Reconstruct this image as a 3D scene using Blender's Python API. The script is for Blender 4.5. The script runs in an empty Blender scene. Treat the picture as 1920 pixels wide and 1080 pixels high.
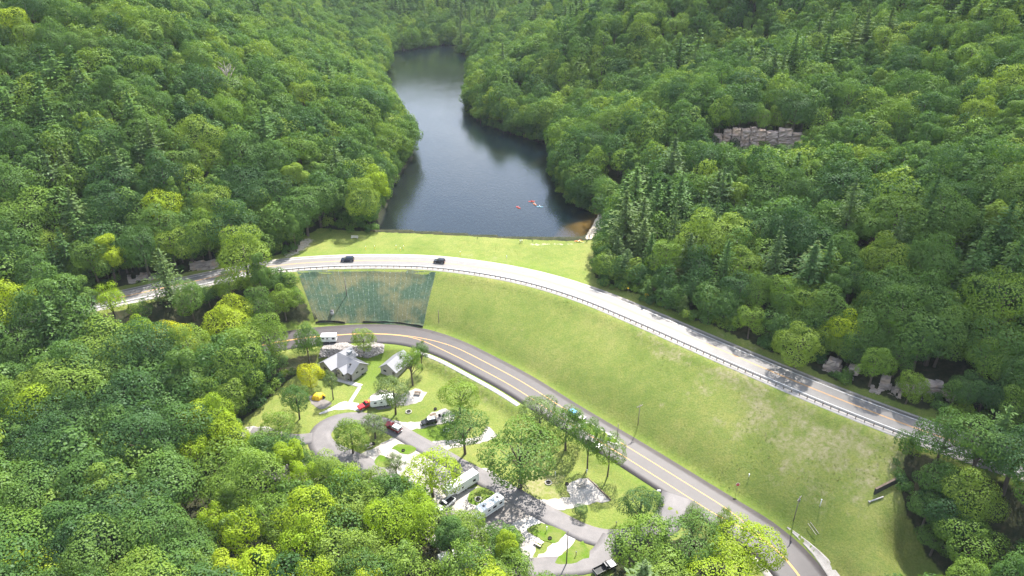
import bpy, bmesh, math, random
import numpy as np
from mathutils import Vector, Matrix

SC = bpy.context.scene
COL = SC.collection
R = math.radians
rnd = random.Random(7)
nrs = np.random.RandomState(11)

# ------------------------------------------------------------------ camera
F = 1297.0                       # focal length in pixels of a 1920 px wide picture
PITCH = R(28.0)
CAM = np.array([0.0, 0.0, 130.0])
cd = bpy.data.cameras.new('camera')
cd.sensor_fit = 'HORIZONTAL'; cd.sensor_width = 36.0; cd.lens = 36.0 * F / 1920.0
cd.clip_start = 1.0; cd.clip_end = 8000.0
cam = bpy.data.objects.new('camera', cd); COL.objects.link(cam)
cam.location = CAM; cam.rotation_euler = (math.pi / 2 - PITCH, 0, 0)
SC.camera = cam

# ------------------------------------------------------------------ sky, sun, exposure
SUN_EL, SUN_AZ = R(54.0), R(25.0)            # azimuth measured from +Y (away from the camera) towards +X
w = bpy.data.worlds.new('World'); SC.world = w; w.use_nodes = True
wn, wl = w.node_tree.nodes, w.node_tree.links
wn.clear()
out = wn.new('ShaderNodeOutputWorld'); bg = wn.new('ShaderNodeBackground')
sky = wn.new('ShaderNodeTexSky'); sky.sky_type = 'NISHITA'; sky.sun_disc = False
sky.sun_elevation = SUN_EL; sky.sun_rotation = SUN_AZ; sky.air_density = 1.0; sky.dust_density = .7
bg.inputs['Strength'].default_value = 0.105
# scattered fair-weather cloud all over the sky
tc = wn.new('ShaderNodeTexCoord'); mp = wn.new('ShaderNodeMapping'); mp.inputs['Scale'].default_value = (1, 1, 2.6)
nz = wn.new('ShaderNodeTexNoise'); nz.inputs['Scale'].default_value = 2.6; nz.inputs['Detail'].default_value = 5
rp = wn.new('ShaderNodeValToRGB'); rp.color_ramp.elements[0].position = 0.42; rp.color_ramp.elements[1].position = 0.62
mx = wn.new('ShaderNodeMixRGB'); mx.inputs[2].default_value = (6.6, 7.1, 8.0, 1)
wl.new(tc.outputs['Generated'], mp.inputs['Vector']); wl.new(mp.outputs[0], nz.inputs['Vector'])
wl.new(nz.outputs[0], rp.inputs[0]); wl.new(rp.outputs[0], mx.inputs[0]); wl.new(sky.outputs[0], mx.inputs[1])
wl.new(mx.outputs[0], bg.inputs['Color']); wl.new(bg.outputs[0], out.inputs['Surface'])

sl = bpy.data.lights.new('sun', 'SUN'); sl.energy = 4.6; sl.angle = R(0.53); sl.color = (1.0, 0.955, 0.88)
sun = bpy.data.objects.new('sun', sl); COL.objects.link(sun)
sd = Vector((math.sin(SUN_AZ) * math.cos(SUN_EL), math.cos(SUN_AZ) * math.cos(SUN_EL), math.sin(SUN_EL)))
sun.rotation_euler = sd.to_track_quat('Z', 'Y').to_euler(); sun.location = (0, 0, 300)

vs = SC.view_settings
vs.view_transform = 'Standard'; vs.look = 'None'; vs.gamma = 1.0; vs.use_curve_mapping = False
vs.exposure = 1.62
SC.cycles.max_bounces = 6; SC.cycles.diffuse_bounces = 2; SC.cycles.glossy_bounces = 2
SC.cycles.transmission_bounces = 4; SC.cycles.transparent_max_bounces = 28; SC.cycles.volume_bounces = 0
SC.cycles.use_adaptive_sampling = True; SC.cycles.adaptive_threshold = 0.015
SC.cycles.caustics_reflective = False; SC.cycles.caustics_refractive = False
SC.cycles.use_denoising = True

# ------------------------------------------------------------------ helpers: pixels <-> ground
CP, SP = math.cos(PITCH), math.sin(PITCH)
def ray(px, py):
    a = (np.asarray(px, float) - 960) / F; b = (540 - np.asarray(py, float)) / F
    return np.stack([a, CP + b * SP, -SP + b * CP], -1)
def P(px, py, z):                       # where the sight line through a pixel meets height z
    d = ray(px, py); t = (np.asarray(z, float) - CAM[2]) / d[..., 2]
    return np.stack([d[..., 0] * t, d[..., 1] * t], -1)
def project(p):
    p = np.asarray(p, float); q = p - CAM
    dep = q[..., 1] * CP - q[..., 2] * SP; up = q[..., 1] * SP + q[..., 2] * CP
    dep = np.maximum(dep, 1e-3)
    return 960 + F * q[..., 0] / dep, 540 - F * up / dep, dep
def inside(poly, x, y):                 # even-odd test, vectorised
    poly = np.asarray(poly, float); x = np.asarray(x, float); y = np.asarray(y, float)
    r = np.zeros(x.shape, bool); n = len(poly)
    for i in range(n):
        x0, y0 = poly[i]; x1, y1 = poly[(i + 1) % n]
        if y0 == y1: continue
        r ^= ((y0 > y) != (y1 > y)) & (x < (x1 - x0) * (y - y0) / (y1 - y0) + x0)
    return r
def seg_dist(line, x, y, closed=False): # distance to a polyline and the running length at the nearest point
    line = np.asarray(line, float); best = np.full(np.shape(x), 1e9); sbest = np.zeros(np.shape(x)); acc = 0.0
    n = len(line) if closed else len(line) - 1
    for i in range(n):
        a = line[i]; b = line[(i + 1) % len(line)]; d = b - a; L = math.hypot(*d)
        if L < 1e-6: continue
        t = np.clip(((x - a[0]) * d[0] + (y - a[1]) * d[1]) / (L * L), 0, 1)
        q = np.hypot(x - a[0] - t * d[0], y - a[1] - t * d[1])
        m = q < best; best = np.where(m, q, best); sbest = np.where(m, acc + t * L, sbest); acc += L
    return best, sbest
def smooth_line(pts, step=2.0):         # Catmull-Rom through the points, resampled
    pts = np.asarray(pts, float)
    p = np.vstack([2 * pts[0] - pts[1], pts, 2 * pts[-1] - pts[-2]]); o = []
    for i in range(1, len(p) - 2):
        L = np.linalg.norm(p[i + 1] - p[i]); n = max(2, int(L / step))
        for t in np.arange(n) / n:
            o.append(0.5 * (2 * p[i] + (p[i + 1] - p[i - 1]) * t + (2 * p[i - 1] - 5 * p[i] + 4 * p[i + 1] - p[i + 2]) * t * t + (3 * p[i] - p[i - 1] - 3 * p[i + 1] + p[i + 2]) * t ** 3))
    o.append(pts[-1]); o = np.array(o)
    for _ in range(3):
        o[1:-1] = (o[:-2] + 2 * o[1:-1] + o[2:]) / 4
    return o

# ------------------------------------------------------------------ layout (picture points with their heights)
LAKE_Z, ROAD_Z = 16.5, 18.0
up_px = [(-180, 668), (-80, 640), (40, 603), (130, 578), (230, 557), (320, 537), (400, 520), (470, 506), (540, 496), (620, 490.5), (700, 489), (800, 491), (900, 502), (1000, 521), (1100, 551), (1200, 591), (1300, 634), (1400, 677), (1500, 719), (1600, 759), (1700, 797), (1800, 832), (1920, 872), (2050, 912)]
UP = smooth_line([P(x, y, ROAD_Z) for x, y in up_px])
lo_px = [(380, 672, 6.5), (450, 655, 6.6), (520, 641, 6.6), (580, 632, 6.5), (642, 627, 6.4), (700, 625, 6.3), (773, 631, 6.0), (840, 652, 5.6), (905, 684, 5.0), (975, 722, 4.2), (1056, 774, 3.4), (1155, 834, 2.4), (1226, 878, 1.8), (1345, 953, 1.1), (1420, 1000, .8), (1470, 1042, .6), (1505, 1085, .4), (1535, 1140, .2), (1550, 1210, 0)]
LO3 = smooth_line([(*P(x, y, z), z) for x, y, z in lo_px]); LO = LO3[:, :2]
UPW, LOW = 4.9, 6.0

lake_px = [(700, 436), (716, 405), (728, 378), (734, 352), (752, 325), (772, 300), (776, 285), (768, 262), (760, 240), (746, 215), (730, 190), (716, 172), (712, 155), (726, 135), (734, 118), (730, 104), (738, 95), (800, 89), (830, 84), (860, 85), (864, 98), (884, 104), (888, 106), (880, 125), (876, 145), (874, 180), (874, 207), (890, 220), (920, 237), (960, 250), (1000, 262), (1034, 268), (1042, 280), (1032, 300), (1036, 325), (1048, 352), (1064, 375), (1086, 390), (1112, 396), (1126, 404), (1120, 420), (1108, 436), (1094, 450)]
dam_px = [(1090, 453), (980, 452), (840, 444), (760, 440), (700, 436)]
LAKE = np.vstack([P(np.array(lake_px)[:, 0], np.array(lake_px)[:, 1], LAKE_Z), P(np.array(dam_px)[1:-1, 0], np.array(dam_px)[1:-1, 1] - 2, LAKE_Z)])

ctl = []
def C(*l):
    for x, y, z in l: ctl.append((*P(x, y, z), z))
def CW(*l):
    ctl.extend(l)
C((640, 690, 2.4), (740, 690, 2.6), (600, 740, 1.4), (700, 760, 1.4), (800, 720, 2.6), (850, 700, 3.4), (900, 780, 1.6), (560, 800, .8), (660, 830, .5), (800, 800, 1.1), (900, 880, .5), (1000, 900, .9), (1090, 910, 1.1), (1000, 1000, 0), (1100, 1040, 0), (1200, 960, .8), (1150, 890, 1.5), (850, 950, 0), (700, 900, 0), (560, 880, -.3), (500, 830, 0), (450, 860, -1.2), (410, 950, -3.0), (390, 1010, -3.2), (470, 980, -1), (300, 900, -1), (200, 800, 1), (100, 760, 3), (0, 790, 3), (250, 720, 3.5), (400, 715, 2.6), (480, 740, 1.5), (0, 900, 0), (0, 1050, -.5), (600, 1050, -.3), (800, 1100, -.4), (300, 1100, -1), (520, 690, 3.5), (1000, 1200, 0), (1300, 1100, 0), (1250, 1020, .4), (600, 1250, 0))
for i in range(0, len(LO3), 6):
    CW(tuple(LO3[i]))
for i in range(0, len(UP), 6):
    t = UP[min(i + 1, len(UP) - 1)] - UP[max(i - 1, 0)]; t /= np.linalg.norm(t); n = np.array([-t[1], t[0]])
    for s in (-6.0, 6.0):
        CW((*(UP[i] + n * s), ROAD_Z - (.25 if s < 0 else .1)))
C((610, 431, 18.4), (700, 438, 18.3), (840, 444, 18.2), (980, 452, 18.0), (1090, 456, 17.6), (1115, 470, 17.8))
# left bank below the road, lower right corner
for i in range(0, len(UP), 7):
    if UP[i, 0] < -78 or UP[i, 0] > 102:
        t = UP[min(i + 1, len(UP) - 1)] - UP[max(i - 1, 0)]; t /= np.linalg.norm(t); n = np.array([t[1], -t[0]])
        for s_, z_ in ((13, 14.2), (22, 9.5), (36, 5.0)):
            q_ = UP[i] + n * s_
            if q_[0] > 100 or np.min(np.hypot(*(LO - q_).T)) > 14: CW((*q_, z_ if q_[0] > 0 else z_ + .8))
C((1700, 1030, 2.5), (1760, 1090, 1.5), (1560, 1100, .5), (1700, 1180, 1))
# right hill
C((1200, 562, 19), (1350, 622, 19.2), (1500, 685, 19.5), (1650, 744, 20), (1780, 780, 20.5), (1130, 500, 18.3))
CW((62, 260, 26), (82, 262, 31), (110, 258, 36), (112, 288, 33), (100, 236, 33), (140, 205, 36), (170, 165, 35), (200, 135, 38), (150, 260, 40), (200, 225, 48), (250, 180, 54), (300, 150, 62), (85, 312, 40), (110, 314, 47), (135, 314, 49), (165, 305, 50),
   (45, 345, 25), (72, 350, 36), (140, 362, 60), (220, 350, 78), (320, 330, 95), (450, 300, 110), (60, 420, 29), (120, 415, 50), (180, 410, 70), (20, 425, 20),
   (-20, 490, 20), (5, 482, 35), (28, 474, 47), (50, 466, 58), (150, 450, 92), (260, 440, 115), (-10, 570, 22), (30, 570, 38), (100, 570, 68), (-25, 690, 24), (0, 710, 34), (60, 720, 56), (-70, 745, 19), (-110, 765, 20), (-100, 840, 33), (-200, 800, 46), (0, 860, 50), (120, 900, 100), (-260, 950, 104), (0, 1100, 125), (300, 800, 122))
# left hill
CW((-125, 420, 45), (-174, 430, 64), (-250, 410, 88), (-330, 400, 108), (-450, 350, 120), (-75, 300, 27), (-100, 285, 33), (-150, 260, 40), (-200, 245, 45), (-260, 225, 52), (-90, 350, 33), (-125, 350, 48), (-200, 330, 76), (-300, 280, 86), (-140, 500, 36), (-200, 500, 52), (-100, 515, 19), (-145, 620, 32), (-175, 620, 44), (-260, 600, 75), (-150, 710, 28), (-220, 700, 52), (-330, 720, 90))
CW((-900, 300, 130), (900, 300, 140), (-900, 1200, 160), (900, 1200, 160), (0, 1900, 180), (0, -300, -2), (-350, -100, 20), (350, -100, 25), (-500, 100, 70), (520, 90, 85), (-700, -400, 60), (700, -400, 60), (0, -900, 0), (-1500, 2500, 200), (1500, 2500, 200))
ctl = np.array(ctl)

# ------------------------------------------------------------------ terrain height field
def axis(lo, a, b, hi, step, grow):
    m = list(np.arange(a, b + .01, step)); s = step; v = b
    while v < hi: s = min(s * grow, 60); v += s; m.append(v)
    s = step; v = a; l = []
    while v > lo: s = min(s * grow, 60); v -= s; l.append(v)
    return np.array(l[::-1] + m)
XS = axis(-2200, -135, 150, 2200, 1.5, 1.035); YS = axis(-1200, 70, 320, 3200, 1.5, 1.03)
GX, GY = np.meshgrid(XS, YS)
def kern(d2): return np.sqrt(d2 + 16.0)
A = kern((ctl[:, None, 0] - ctl[None, :, 0]) ** 2 + (ctl[:, None, 1] - ctl[None, :, 1]) ** 2)
n = len(ctl); M = np.zeros((n + 3, n + 3)); M[:n, :n] = A + np.eye(n) * -.25
M[:n, n] = 1; M[:n, n + 1] = ctl[:, 0] / 500; M[:n, n + 2] = ctl[:, 1] / 500; M[n:, :n] = M[:n, n:].T
cf = np.linalg.solve(M, np.concatenate([ctl[:, 2], [0, 0, 0]]))
Z = np.full(GX.shape, cf[n]) + cf[n + 1] * GX / 500 + cf[n + 2] * GY / 500
for i in range(n):
    Z += cf[i] * kern((GX - ctl[i, 0]) ** 2 + (GY - ctl[i, 1]) ** 2)
Z = np.clip(Z, -4, 230)
# shore, roads
dL, _ = seg_dist(LAKE, GX, GY, True); inL = inside(LAKE, GX, GY)
near_dam = np.clip((GY - 262) / 12, 0, 1)
BEACH = P(1118, 425, 16.5)
db = np.hypot(GX - BEACH[0], GY - BEACH[1])
slope = np.where(db < 22, .055 + np.maximum(db - 8, 0) * .03, .45)
Z = np.where(inL, LAKE_Z - np.minimum(.05 + dL * slope, 7.0), Z)
Zo = np.maximum(Z, LAKE_Z + .12 + np.minimum(dL, 40) * .10)
Z = np.where(~inL & (dL < 60) & (GY > 250) & (near_dam > 0), Zo, Z)
Z = np.where(~inL & (dL < 70) & (GY > 285), np.minimum(Z, LAKE_Z + .25 + .55 * dL + np.maximum(dL - 12, 0) * .3), Z)
dU, sU = seg_dist(UP, GX, GY); dLo, sLo = seg_dist(LO, GX, GY)
sacc = np.concatenate([[0], np.cumsum(np.linalg.norm(np.diff(LO, axis=0), axis=1))])
zlo = np.interp(sLo, sacc, LO3[:, 2])
def ss(a, b, x): t = np.clip((x - a) / (b - a), 0, 1); return t * t * (3 - 2 * t)
k = 1 - ss(UPW + .8, UPW + 3.5, dU); Z = Z * (1 - k) + ROAD_Z * k
k = 1 - ss(LOW + 1.0, LOW + 4.0, dLo); Z = Z * (1 - k) + zlo * k
FIELD = np.array([P(x, y, z) for x, y, z in [(556, 506, 18), (700, 499, 18), (900, 513, 18), (1100, 563, 18), (1300, 648, 18), (1500, 735, 18), (1690, 806, 18), (1665, 900, 7), (1640, 960, 4), (1600, 1040, 1.5), (1560, 1075, .5), (1500, 1015, .7), (1378, 947, 1), (1256, 858, 1.8), (1112, 776, 3.4), (1000, 705, 4.4), (900, 650, 5.5), (773, 613, 6), (700, 611, 6.3), (600, 618, 6.5), (570, 570, 10)]])
dF, _ = seg_dist(FIELD, GX, GY, True); inF = inside(FIELD, GX, GY)
ta = np.maximum(dLo - LOW - 1.0, 0); tb = np.maximum(dU - UPW - 2.2, 0); tt = ta / np.maximum(ta + tb, .01)
tt = tt + .12 * np.sin(tt * math.pi) * (1 - tt)
zf = zlo + .02 + (ROAD_Z - zlo) * tt
k = np.where(inF, 1.0, (1 - ss(0, 8, dF)) * (GY > 60)); Z = Z * (1 - k) + zf * k
k = 1 - ss(UPW + 2.6, UPW + 4.4, dU); Z = Z * (1 - k) + ROAD_Z * k
k = (1 - ss(LOW + 2.6, LOW + 5.0, dLo)) * np.where(inF, 1 - ss(LOW + .8, LOW + 1.6, dLo), 1); Z = Z * (1 - k) + zlo * k
# cliff: a steep step on the right hill
CLX0, CLX1, CLY = 92.0, 132.0, 301.0
# natural unevenness on the hills
def vnoise(x, y, s, seed):
    g = np.random.RandomState(seed).rand(256, 256); xi = x / s; yi = y / s
    x0 = np.floor(xi).astype(int); y0 = np.floor(yi).astype(int); fx = xi - x0; fy = yi - y0
    fx = fx * fx * (3 - 2 * fx); fy = fy * fy * (3 - 2 * fy)
    f = lambda a, b: g[a % 256, b % 256]
    return (f(x0, y0) * (1 - fx) + f(x0 + 1, y0) * fx) * (1 - fy) + (f(x0, y0 + 1) * (1 - fx) + f(x0 + 1, y0 + 1) * fx) * fy - .5
hill = ss(21, 40, Z)
Z = Z + hill * ss(0, 22, np.where(inL, 0, dL)) * (vnoise(GX, GY, 70, 1) * 12 + vnoise(GX, GY, 28, 2) * 5)
Z = Z + ss(400, 1100, GY) * (vnoise(GX, GY, 260, 3) * 34)
Z = Z + vnoise(GX, GY, 14, 4) * .25 * ss(7, 14, dU) * ss(8, 14, dLo)
def H(x, y):
    x = np.asarray(x, float); y = np.asarray(y, float)
    i = np.clip(np.searchsorted(XS, x) - 1, 0, len(XS) - 2); j = np.clip(np.searchsorted(YS, y) - 1, 0, len(YS) - 2)
    fx = (x - XS[i]) / (XS[i + 1] - XS[i]); fy = (y - YS[j]) / (YS[j + 1] - YS[j])
    return (Z[j, i] * (1 - fx) + Z[j, i + 1] * fx) * (1 - fy) + (Z[j + 1, i] * (1 - fx) + Z[j + 1, i + 1] * fx) * fy
def G(px, py):                          # sight line onto the terrain -> (x, y, z)
    d = ray(px, py); t = np.arange(60, 900, .5)
    p = CAM + d * t[:, None]; b = p[:, 2] <= H(p[:, 0], p[:, 1]); i = int(np.argmax(b)) if b.any() else len(t) - 1
    lo_, hi_ = t[max(i - 1, 0)], t[i]
    for _ in range(20):
        m = (lo_ + hi_) / 2; q = CAM + d * m
        if q[2] <= H(q[0], q[1]): hi_ = m
        else: lo_ = m
    q = CAM + d * hi_
    return np.array([q[0], q[1], float(H(q[0], q[1]))])
def GP(l): return np.array([G(x, y)[:2] for x, y in l])

# ------------------------------------------------------------------ object helpers
def prop(o, label=None, cat=None, group=None, kind=None):
    if label: o['label'] = label
    if cat: o['category'] = cat
    if group: o['group'] = group
    if kind: o['kind'] = kind
    return o
def link(name, me, parent=None, mat=None):
    o = bpy.data.objects.new(name, me); COL.objects.link(o)
    if parent is not None: o.parent = parent
    if mat is not None and me is not None and not me.materials: me.materials.append(mat)
    return o
def empty(name, loc, rz=0, label=None, cat=None, group=None, rot=None):
    o = bpy.data.objects.new(name, None); COL.objects.link(o); o.empty_display_size = .3
    o.location = loc; o.rotation_euler = rot if rot is not None else (0, 0, rz)
    return prop(o, label, cat, group)
def pymesh(name, v, f, smooth=False):
    me = bpy.data.meshes.new(name); me.from_pydata([tuple(map(float, q)) for q in v], [], [tuple(map(int, q)) for q in f]); me.update()
    if smooth: me.shade_smooth()
    return me
def npmesh(name, v, quads, tris=None):
    me = bpy.data.meshes.new(name); nv = len(v); nq = len(quads); nt = 0 if tris is None else len(tris)
    me.vertices.add(nv); me.vertices.foreach_set('co', np.asarray(v, np.float32).ravel())
    loops = np.asarray(quads, np.int32).ravel()
    st = np.arange(nq) * 4; tot = np.full(nq, 4)
    if nt:
        st = np.concatenate([st, nq * 4 + np.arange(nt) * 3]); tot = np.concatenate([tot, np.full(nt, 3)])
        loops = np.concatenate([loops, np.asarray(tris, np.int32).ravel()])
    me.loops.add(len(loops)); me.loops.foreach_set('vertex_index', loops.astype(np.int32))
    me.polygons.add(nq + nt); me.polygons.foreach_set('loop_start', st.astype(np.int32))
    try: me.polygons.foreach_set('loop_total', tot.astype(np.int32))
    except Exception: pass
    me.update(calc_edges=True); return me
def fattr(me, name, val, domain='POINT'):
    a = me.attributes.new(name, 'FLOAT', domain); a.data.foreach_set('value', np.asarray(val, np.float32).ravel())

# ------------------------------------------------------------------ materials
class N:
    def __init__(s, name):
        s.m = bpy.data.materials.new(name); s.m.use_nodes = True; s.t = s.m.node_tree; s.t.nodes.clear()
        s.out = s.t.nodes.new('ShaderNodeOutputMaterial')
    def n(s, typ, **kw):
        o = s.t.nodes.new('ShaderNode' + typ)
        for k, v in kw.items():
            if k in o.inputs.keys() if hasattr(o.inputs, 'keys') else False: s.set(o.inputs[k], v)
            else: setattr(o, k, v)
        return o
    def set(s, inp, v):
        if isinstance(v, bpy.types.NodeSocket): s.t.links.new(v, inp)
        else: inp.default_value = v
    def noise(s, scale, detail=3, rough=.55, vec=None):
        o = s.n('TexNoise'); o.inputs['Scale'].default_value = scale; o.inputs['Detail'].default_value = detail; o.inputs['Roughness'].default_value = rough
        if vec is not None: s.t.links.new(vec, o.inputs['Vector'])
        return o.outputs[0]
    def ramp(s, fac, *st):
        o = s.n('ValToRGB'); e = o.color_ramp.elements
        while len(e) < len(st): e.new(.5)
        for q, (p, c) in zip(e, st):
            q.position = p; q.color = (*c, 1) if len(c) == 3 else c
        s.set(o.inputs[0], fac); return o.outputs[0]
    def mix(s, fac, a, b, mode='MIX'):
        o = s.n('MixRGB', blend_type=mode); s.set(o.inputs[0], fac)
        for i, v in ((1, a), (2, b)):
            s.set(o.inputs[i], v if isinstance(v, bpy.types.NodeSocket) else ((*v, 1) if len(v) == 3 else v))
        return o.outputs[0]
    def math(s, op, a, b=0.0, clamp=False):
        o = s.n('Math', operation=op, use_clamp=clamp); s.set(o.inputs[0], a); s.set(o.inputs[1], b); return o.outputs[0]
    def attr(s, name): 
        o = s.n('Attribute'); o.attribute_name = name; return o.outputs['Fac']
    def coord(s, which='Object'): return s.n('TexCoord').outputs[which]
    def pos(s): return s.n('NewGeometry').outputs['Position']
    def bump(s, h, strength=.3, dist=.1):
        o = s.n('Bump'); o.inputs['Strength'].default_value = strength; o.inputs['Distance'].default_value = dist; s.set(o.inputs['Height'], h); return o.outputs[0]
    def principled(s, col, rough=.7, metal=0, bump=None, spec=.5, **kw):
        o = s.n('BsdfPrincipled'); s.set(o.inputs['Base Color'], col if isinstance(col, bpy.types.NodeSocket) else (*col, 1))
        s.set(o.inputs['Roughness'], rough); s.set(o.inputs['Metallic'], metal); o.inputs['Specular IOR Level'].default_value = spec
        for k, v in kw.items(): s.set(o.inputs[k.replace('_', ' ')], v)
        if bump is not None: s.t.links.new(bump, o.inputs['Normal'])
        s.t.links.new(o.outputs[0], s.out.inputs['Surface']); return o
MAT = {}
def simple(name, col, rough=.6, metal=0, var=.12, scale=2.0, spec=.5, **kw):
    m = N(name); f = m.noise(scale, 3, vec=m.coord())
    c = m.mix(m.ramp(f, (.3, (0, 0, 0)), (.7, (1, 1, 1))), tuple(q * (1 - var) for q in col), tuple(min(1, q * (1 + var)) for q in col))
    m.principled(c, rough, metal, spec=spec, **kw); MAT[name] = m.m; return m.m

def leaf_material(name, stops, trans=.36, cool=.0):
    m = N(name); oi = m.n('ObjectInfo'); t = m.attr('tint')
    c = m.ramp(oi.outputs['Random'], *stops)
    c = m.mix(m.ramp(t, (0, (0, 0, 0)), (1, (1, 1, 1))), m.mix(1, c, (.8, .82, .8), 'MULTIPLY'), m.mix(1, c, (1.2, 1.16, 1.1), 'MULTIPLY'))
    big = m.noise(.012, 2, vec=m.pos())
    c = m.mix(m.math('MULTIPLY', m.math('SUBTRACT', big, .5), 1.0, True), c, m.mix(1, c, (1.18, 1.1, .9), 'MULTIPLY'))
    d = m.n('BsdfDiffuse'); m.set(d.inputs[0], c)
    tr = m.n('BsdfTranslucent'); m.set(tr.inputs[0], m.mix(1, c, (1.25, 1.3, .55), 'MULTIPLY'))
    g = m.n('BsdfGlossy'); g.inputs['Roughness'].default_value = .45; m.set(g.inputs[0], (.9, .95, 1, 1))
    a = m.n('MixShader'); a.inputs[0].default_value = trans; m.t.links.new(d.outputs[0], a.inputs[1]); m.t.links.new(tr.outputs[0], a.inputs[2])
    b = m.n('MixShader'); b.inputs[0].default_value = .006; m.t.links.new(a.outputs[0], b.inputs[1]); m.t.links.new(g.outputs[0], b.inputs[2])
    m.t.links.new(b.outputs[0], m.out.inputs['Surface']); MAT[name] = m.m; return m.m
leaf_material('leaf_dark', ((0, (0.0410, 0.0929, 0.0309)), (0.5, (0.0547, 0.1133, 0.0375)), (1, (0.0684, 0.1336, 0.0375)),))
leaf_material('leaf_mid', ((0, (0.0690, 0.1400, 0.0356)), (0.5, (0.0911, 0.1692, 0.0398)), (1, (0.1157, 0.1926, 0.0398)),))
leaf_material('leaf_light', ((0, (0.1231, 0.2100, 0.0356)), (0.5, (0.1503, 0.2334, 0.0387)), (1, (0.1785, 0.2567, 0.0419)),))
leaf_material('leaf_lime', ((0, (0.1998, 0.3020, 0.0200)), (0.5, (0.2362, 0.3261, 0.0220)), (1, (0.2725, 0.3442, 0.0240)),))
leaf_material('leaf_yellow', ((0, (0.2972, 0.3514, 0.0160)), (1, (0.3633, 0.3843, 0.0160)),))
leaf_material('leaf_grey', ((0, (0.12, 0.175, 0.065)), (1, (0.15, 0.205, 0.075)),))
leaf_material('leaf_forest', ((0, (0.0444, 0.0980, 0.0314)), (0.25, (0.0677, 0.1342, 0.0356)), (0.5, (0.0862, 0.1610, 0.0387)), (0.72, (0.1083, 0.1867, 0.0398)), (0.9, (0.1379, 0.2158, 0.0398)), (1, (0.1723, 0.2474, 0.0398)),))
leaf_material('needle', ((0, (0.0678, 0.1323, 0.0420)), (0.5, (0.0923, 0.1719, 0.0500)), (1, (0.1194, 0.2049, 0.0520)),), trans=.35)
leaf_material('needle_pale', ((0, (0.0920, 0.1546, 0.0585)), (1, (0.1288, 0.1883, 0.0630)),), trans=.35)

m = N('bark'); f = m.noise(3, 4, vec=m.coord()); m.principled(m.ramp(f, (.3, (.06, .045, .032)), (.7, (.13, .1, .075))), .9, bump=m.bump(f, .6, .1)); MAT['bark'] = m.m
m = N('dead_wood'); f = m.noise(2, 4, vec=m.coord()); m.principled(m.ramp(f, (.3, (.2, .17, .15)), (.7, (.34, .3, .27))), .85); MAT['dead_wood'] = m.m

# ground: grass, dry grass, forest floor, sand, gravel by real ground cover zones
m = N('ground_cover'); p = m.pos()
g1 = m.noise(.045, 4, .6, p); g2 = m.noise(.35, 4, .65, p); g3 = m.noise(2.2, 4, .7, p)
grass = m.ramp(g1, (.3, (0.1056, 0.149, 0.02712)), (.5, (0.1476, 0.1843, 0.04068)), (.7, (0.1878, 0.2079, 0.05605)))
grass = m.mix(m.ramp(g2, (.38, (0, 0, 0)), (.66, (1, 1, 1))), grass, m.mix(1, grass, (1.3, 1.12, 1.3), 'MULTIPLY'))
grass = m.mix(m.ramp(g3, (.36, (.5, .5, .5)), (.6, (0, 0, 0))), grass, (0.06261, 0.1078, 0.01808))
dryc = m.ramp(m.noise(.9, 5, .7, p), (.34, (0.1341, 0.1667, 0.03616)), (.52, (0.2236, 0.2107, 0.09492)), (.68, (0.2773, 0.25, 0.1492)))
dm = m.math('ADD', m.attr('dry'), m.math('MULTIPLY', m.math('SUBTRACT', m.noise(.16, 5, .7, p), .5), 2.4))
grass = m.mix(m.ramp(dm, (.38, (0, 0, 0)), (.75, (1, 1, 1))), grass, dryc)
lush = m.mix(g3, (0.07613, 0.138, 0.01332), (0.1142, 0.176, 0.02094))
grass = m.mix(m.attr('lush'), grass, lush)
floor = m.ramp(m.noise(.5, 4, .7, p), (.35, (0.01716, 0.02496, 0.00936)), (.55, (0.0351, 0.03744, 0.01716)), (.75, (0.0663, 0.0546, 0.0351)))
c = m.mix(m.ramp(m.math('ADD', m.attr('forest'), m.math('MULTIPLY', m.math('SUBTRACT', m.noise(.4, 3, .6, p), .5), .9)), (.4, (0, 0, 0)), (.6, (1, 1, 1))), grass, floor)
sand = m.ramp(m.noise(1.2, 4, .6, p), (.3, (0.3276, 0.2808, 0.2106)), (.7, (0.4524, 0.4056, 0.3276)))
c = m.mix(m.ramp(m.math('ADD', m.attr('sand'), m.math('MULTIPLY', m.math('SUBTRACT', m.noise(.6, 4, .7, p), .5), .8)), (.42, (0, 0, 0)), (.58, (1, 1, 1))), c, sand)
bed = m.mix(m.attr('shallow'), (.012, .016, .01), (.36, .25, .09))
c = m.mix(m.attr('bed'), c, bed)
m.principled(c, .95, spec=.15, bump=m.bump(m.noise(1.6, 5, .75, p), .55, .35)); MAT['ground'] = m.m

# ------------------------------------------------------------------ ground sheet
clear_px = {
 'dam': [(520, 480), (560, 472), (574, 445), (604, 429), (700, 437), (840, 443), (980, 451), (1110, 452), (1140, 440), (1150, 400), (1135, 395), (1120, 470), (1106, 505), (1112, 522), (1140, 537), (1230, 574), (1330, 617), (1420, 655), (1520, 700), (1620, 745), (1715, 785), (1705, 800), (1690, 850), (1676, 905), (1690, 960), (1715, 1010), (1760, 1080), (1780, 1150), (1440, 1200), (1380, 1080), (1330, 1000), (1290, 1000), (1240, 1010), (1160, 1015), (1130, 1100), (1000, 1090), (985, 985), (880, 1000), (760, 930), (660, 890), (560, 850), (470, 830), (440, 806), (490, 766), (545, 715), (590, 690), (606, 660), (600, 612), (566, 545), (552, 512), (522, 508)],
}
CLEAR = GP(clear_px['dam'])
dC, _ = seg_dist(CLEAR, GX, GY, True); inC = inside(CLEAR, GX, GY)
forest = np.where(inC, ss(2, -1, 0 * dC + dC), ss(-1, 1.5, dC))
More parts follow.
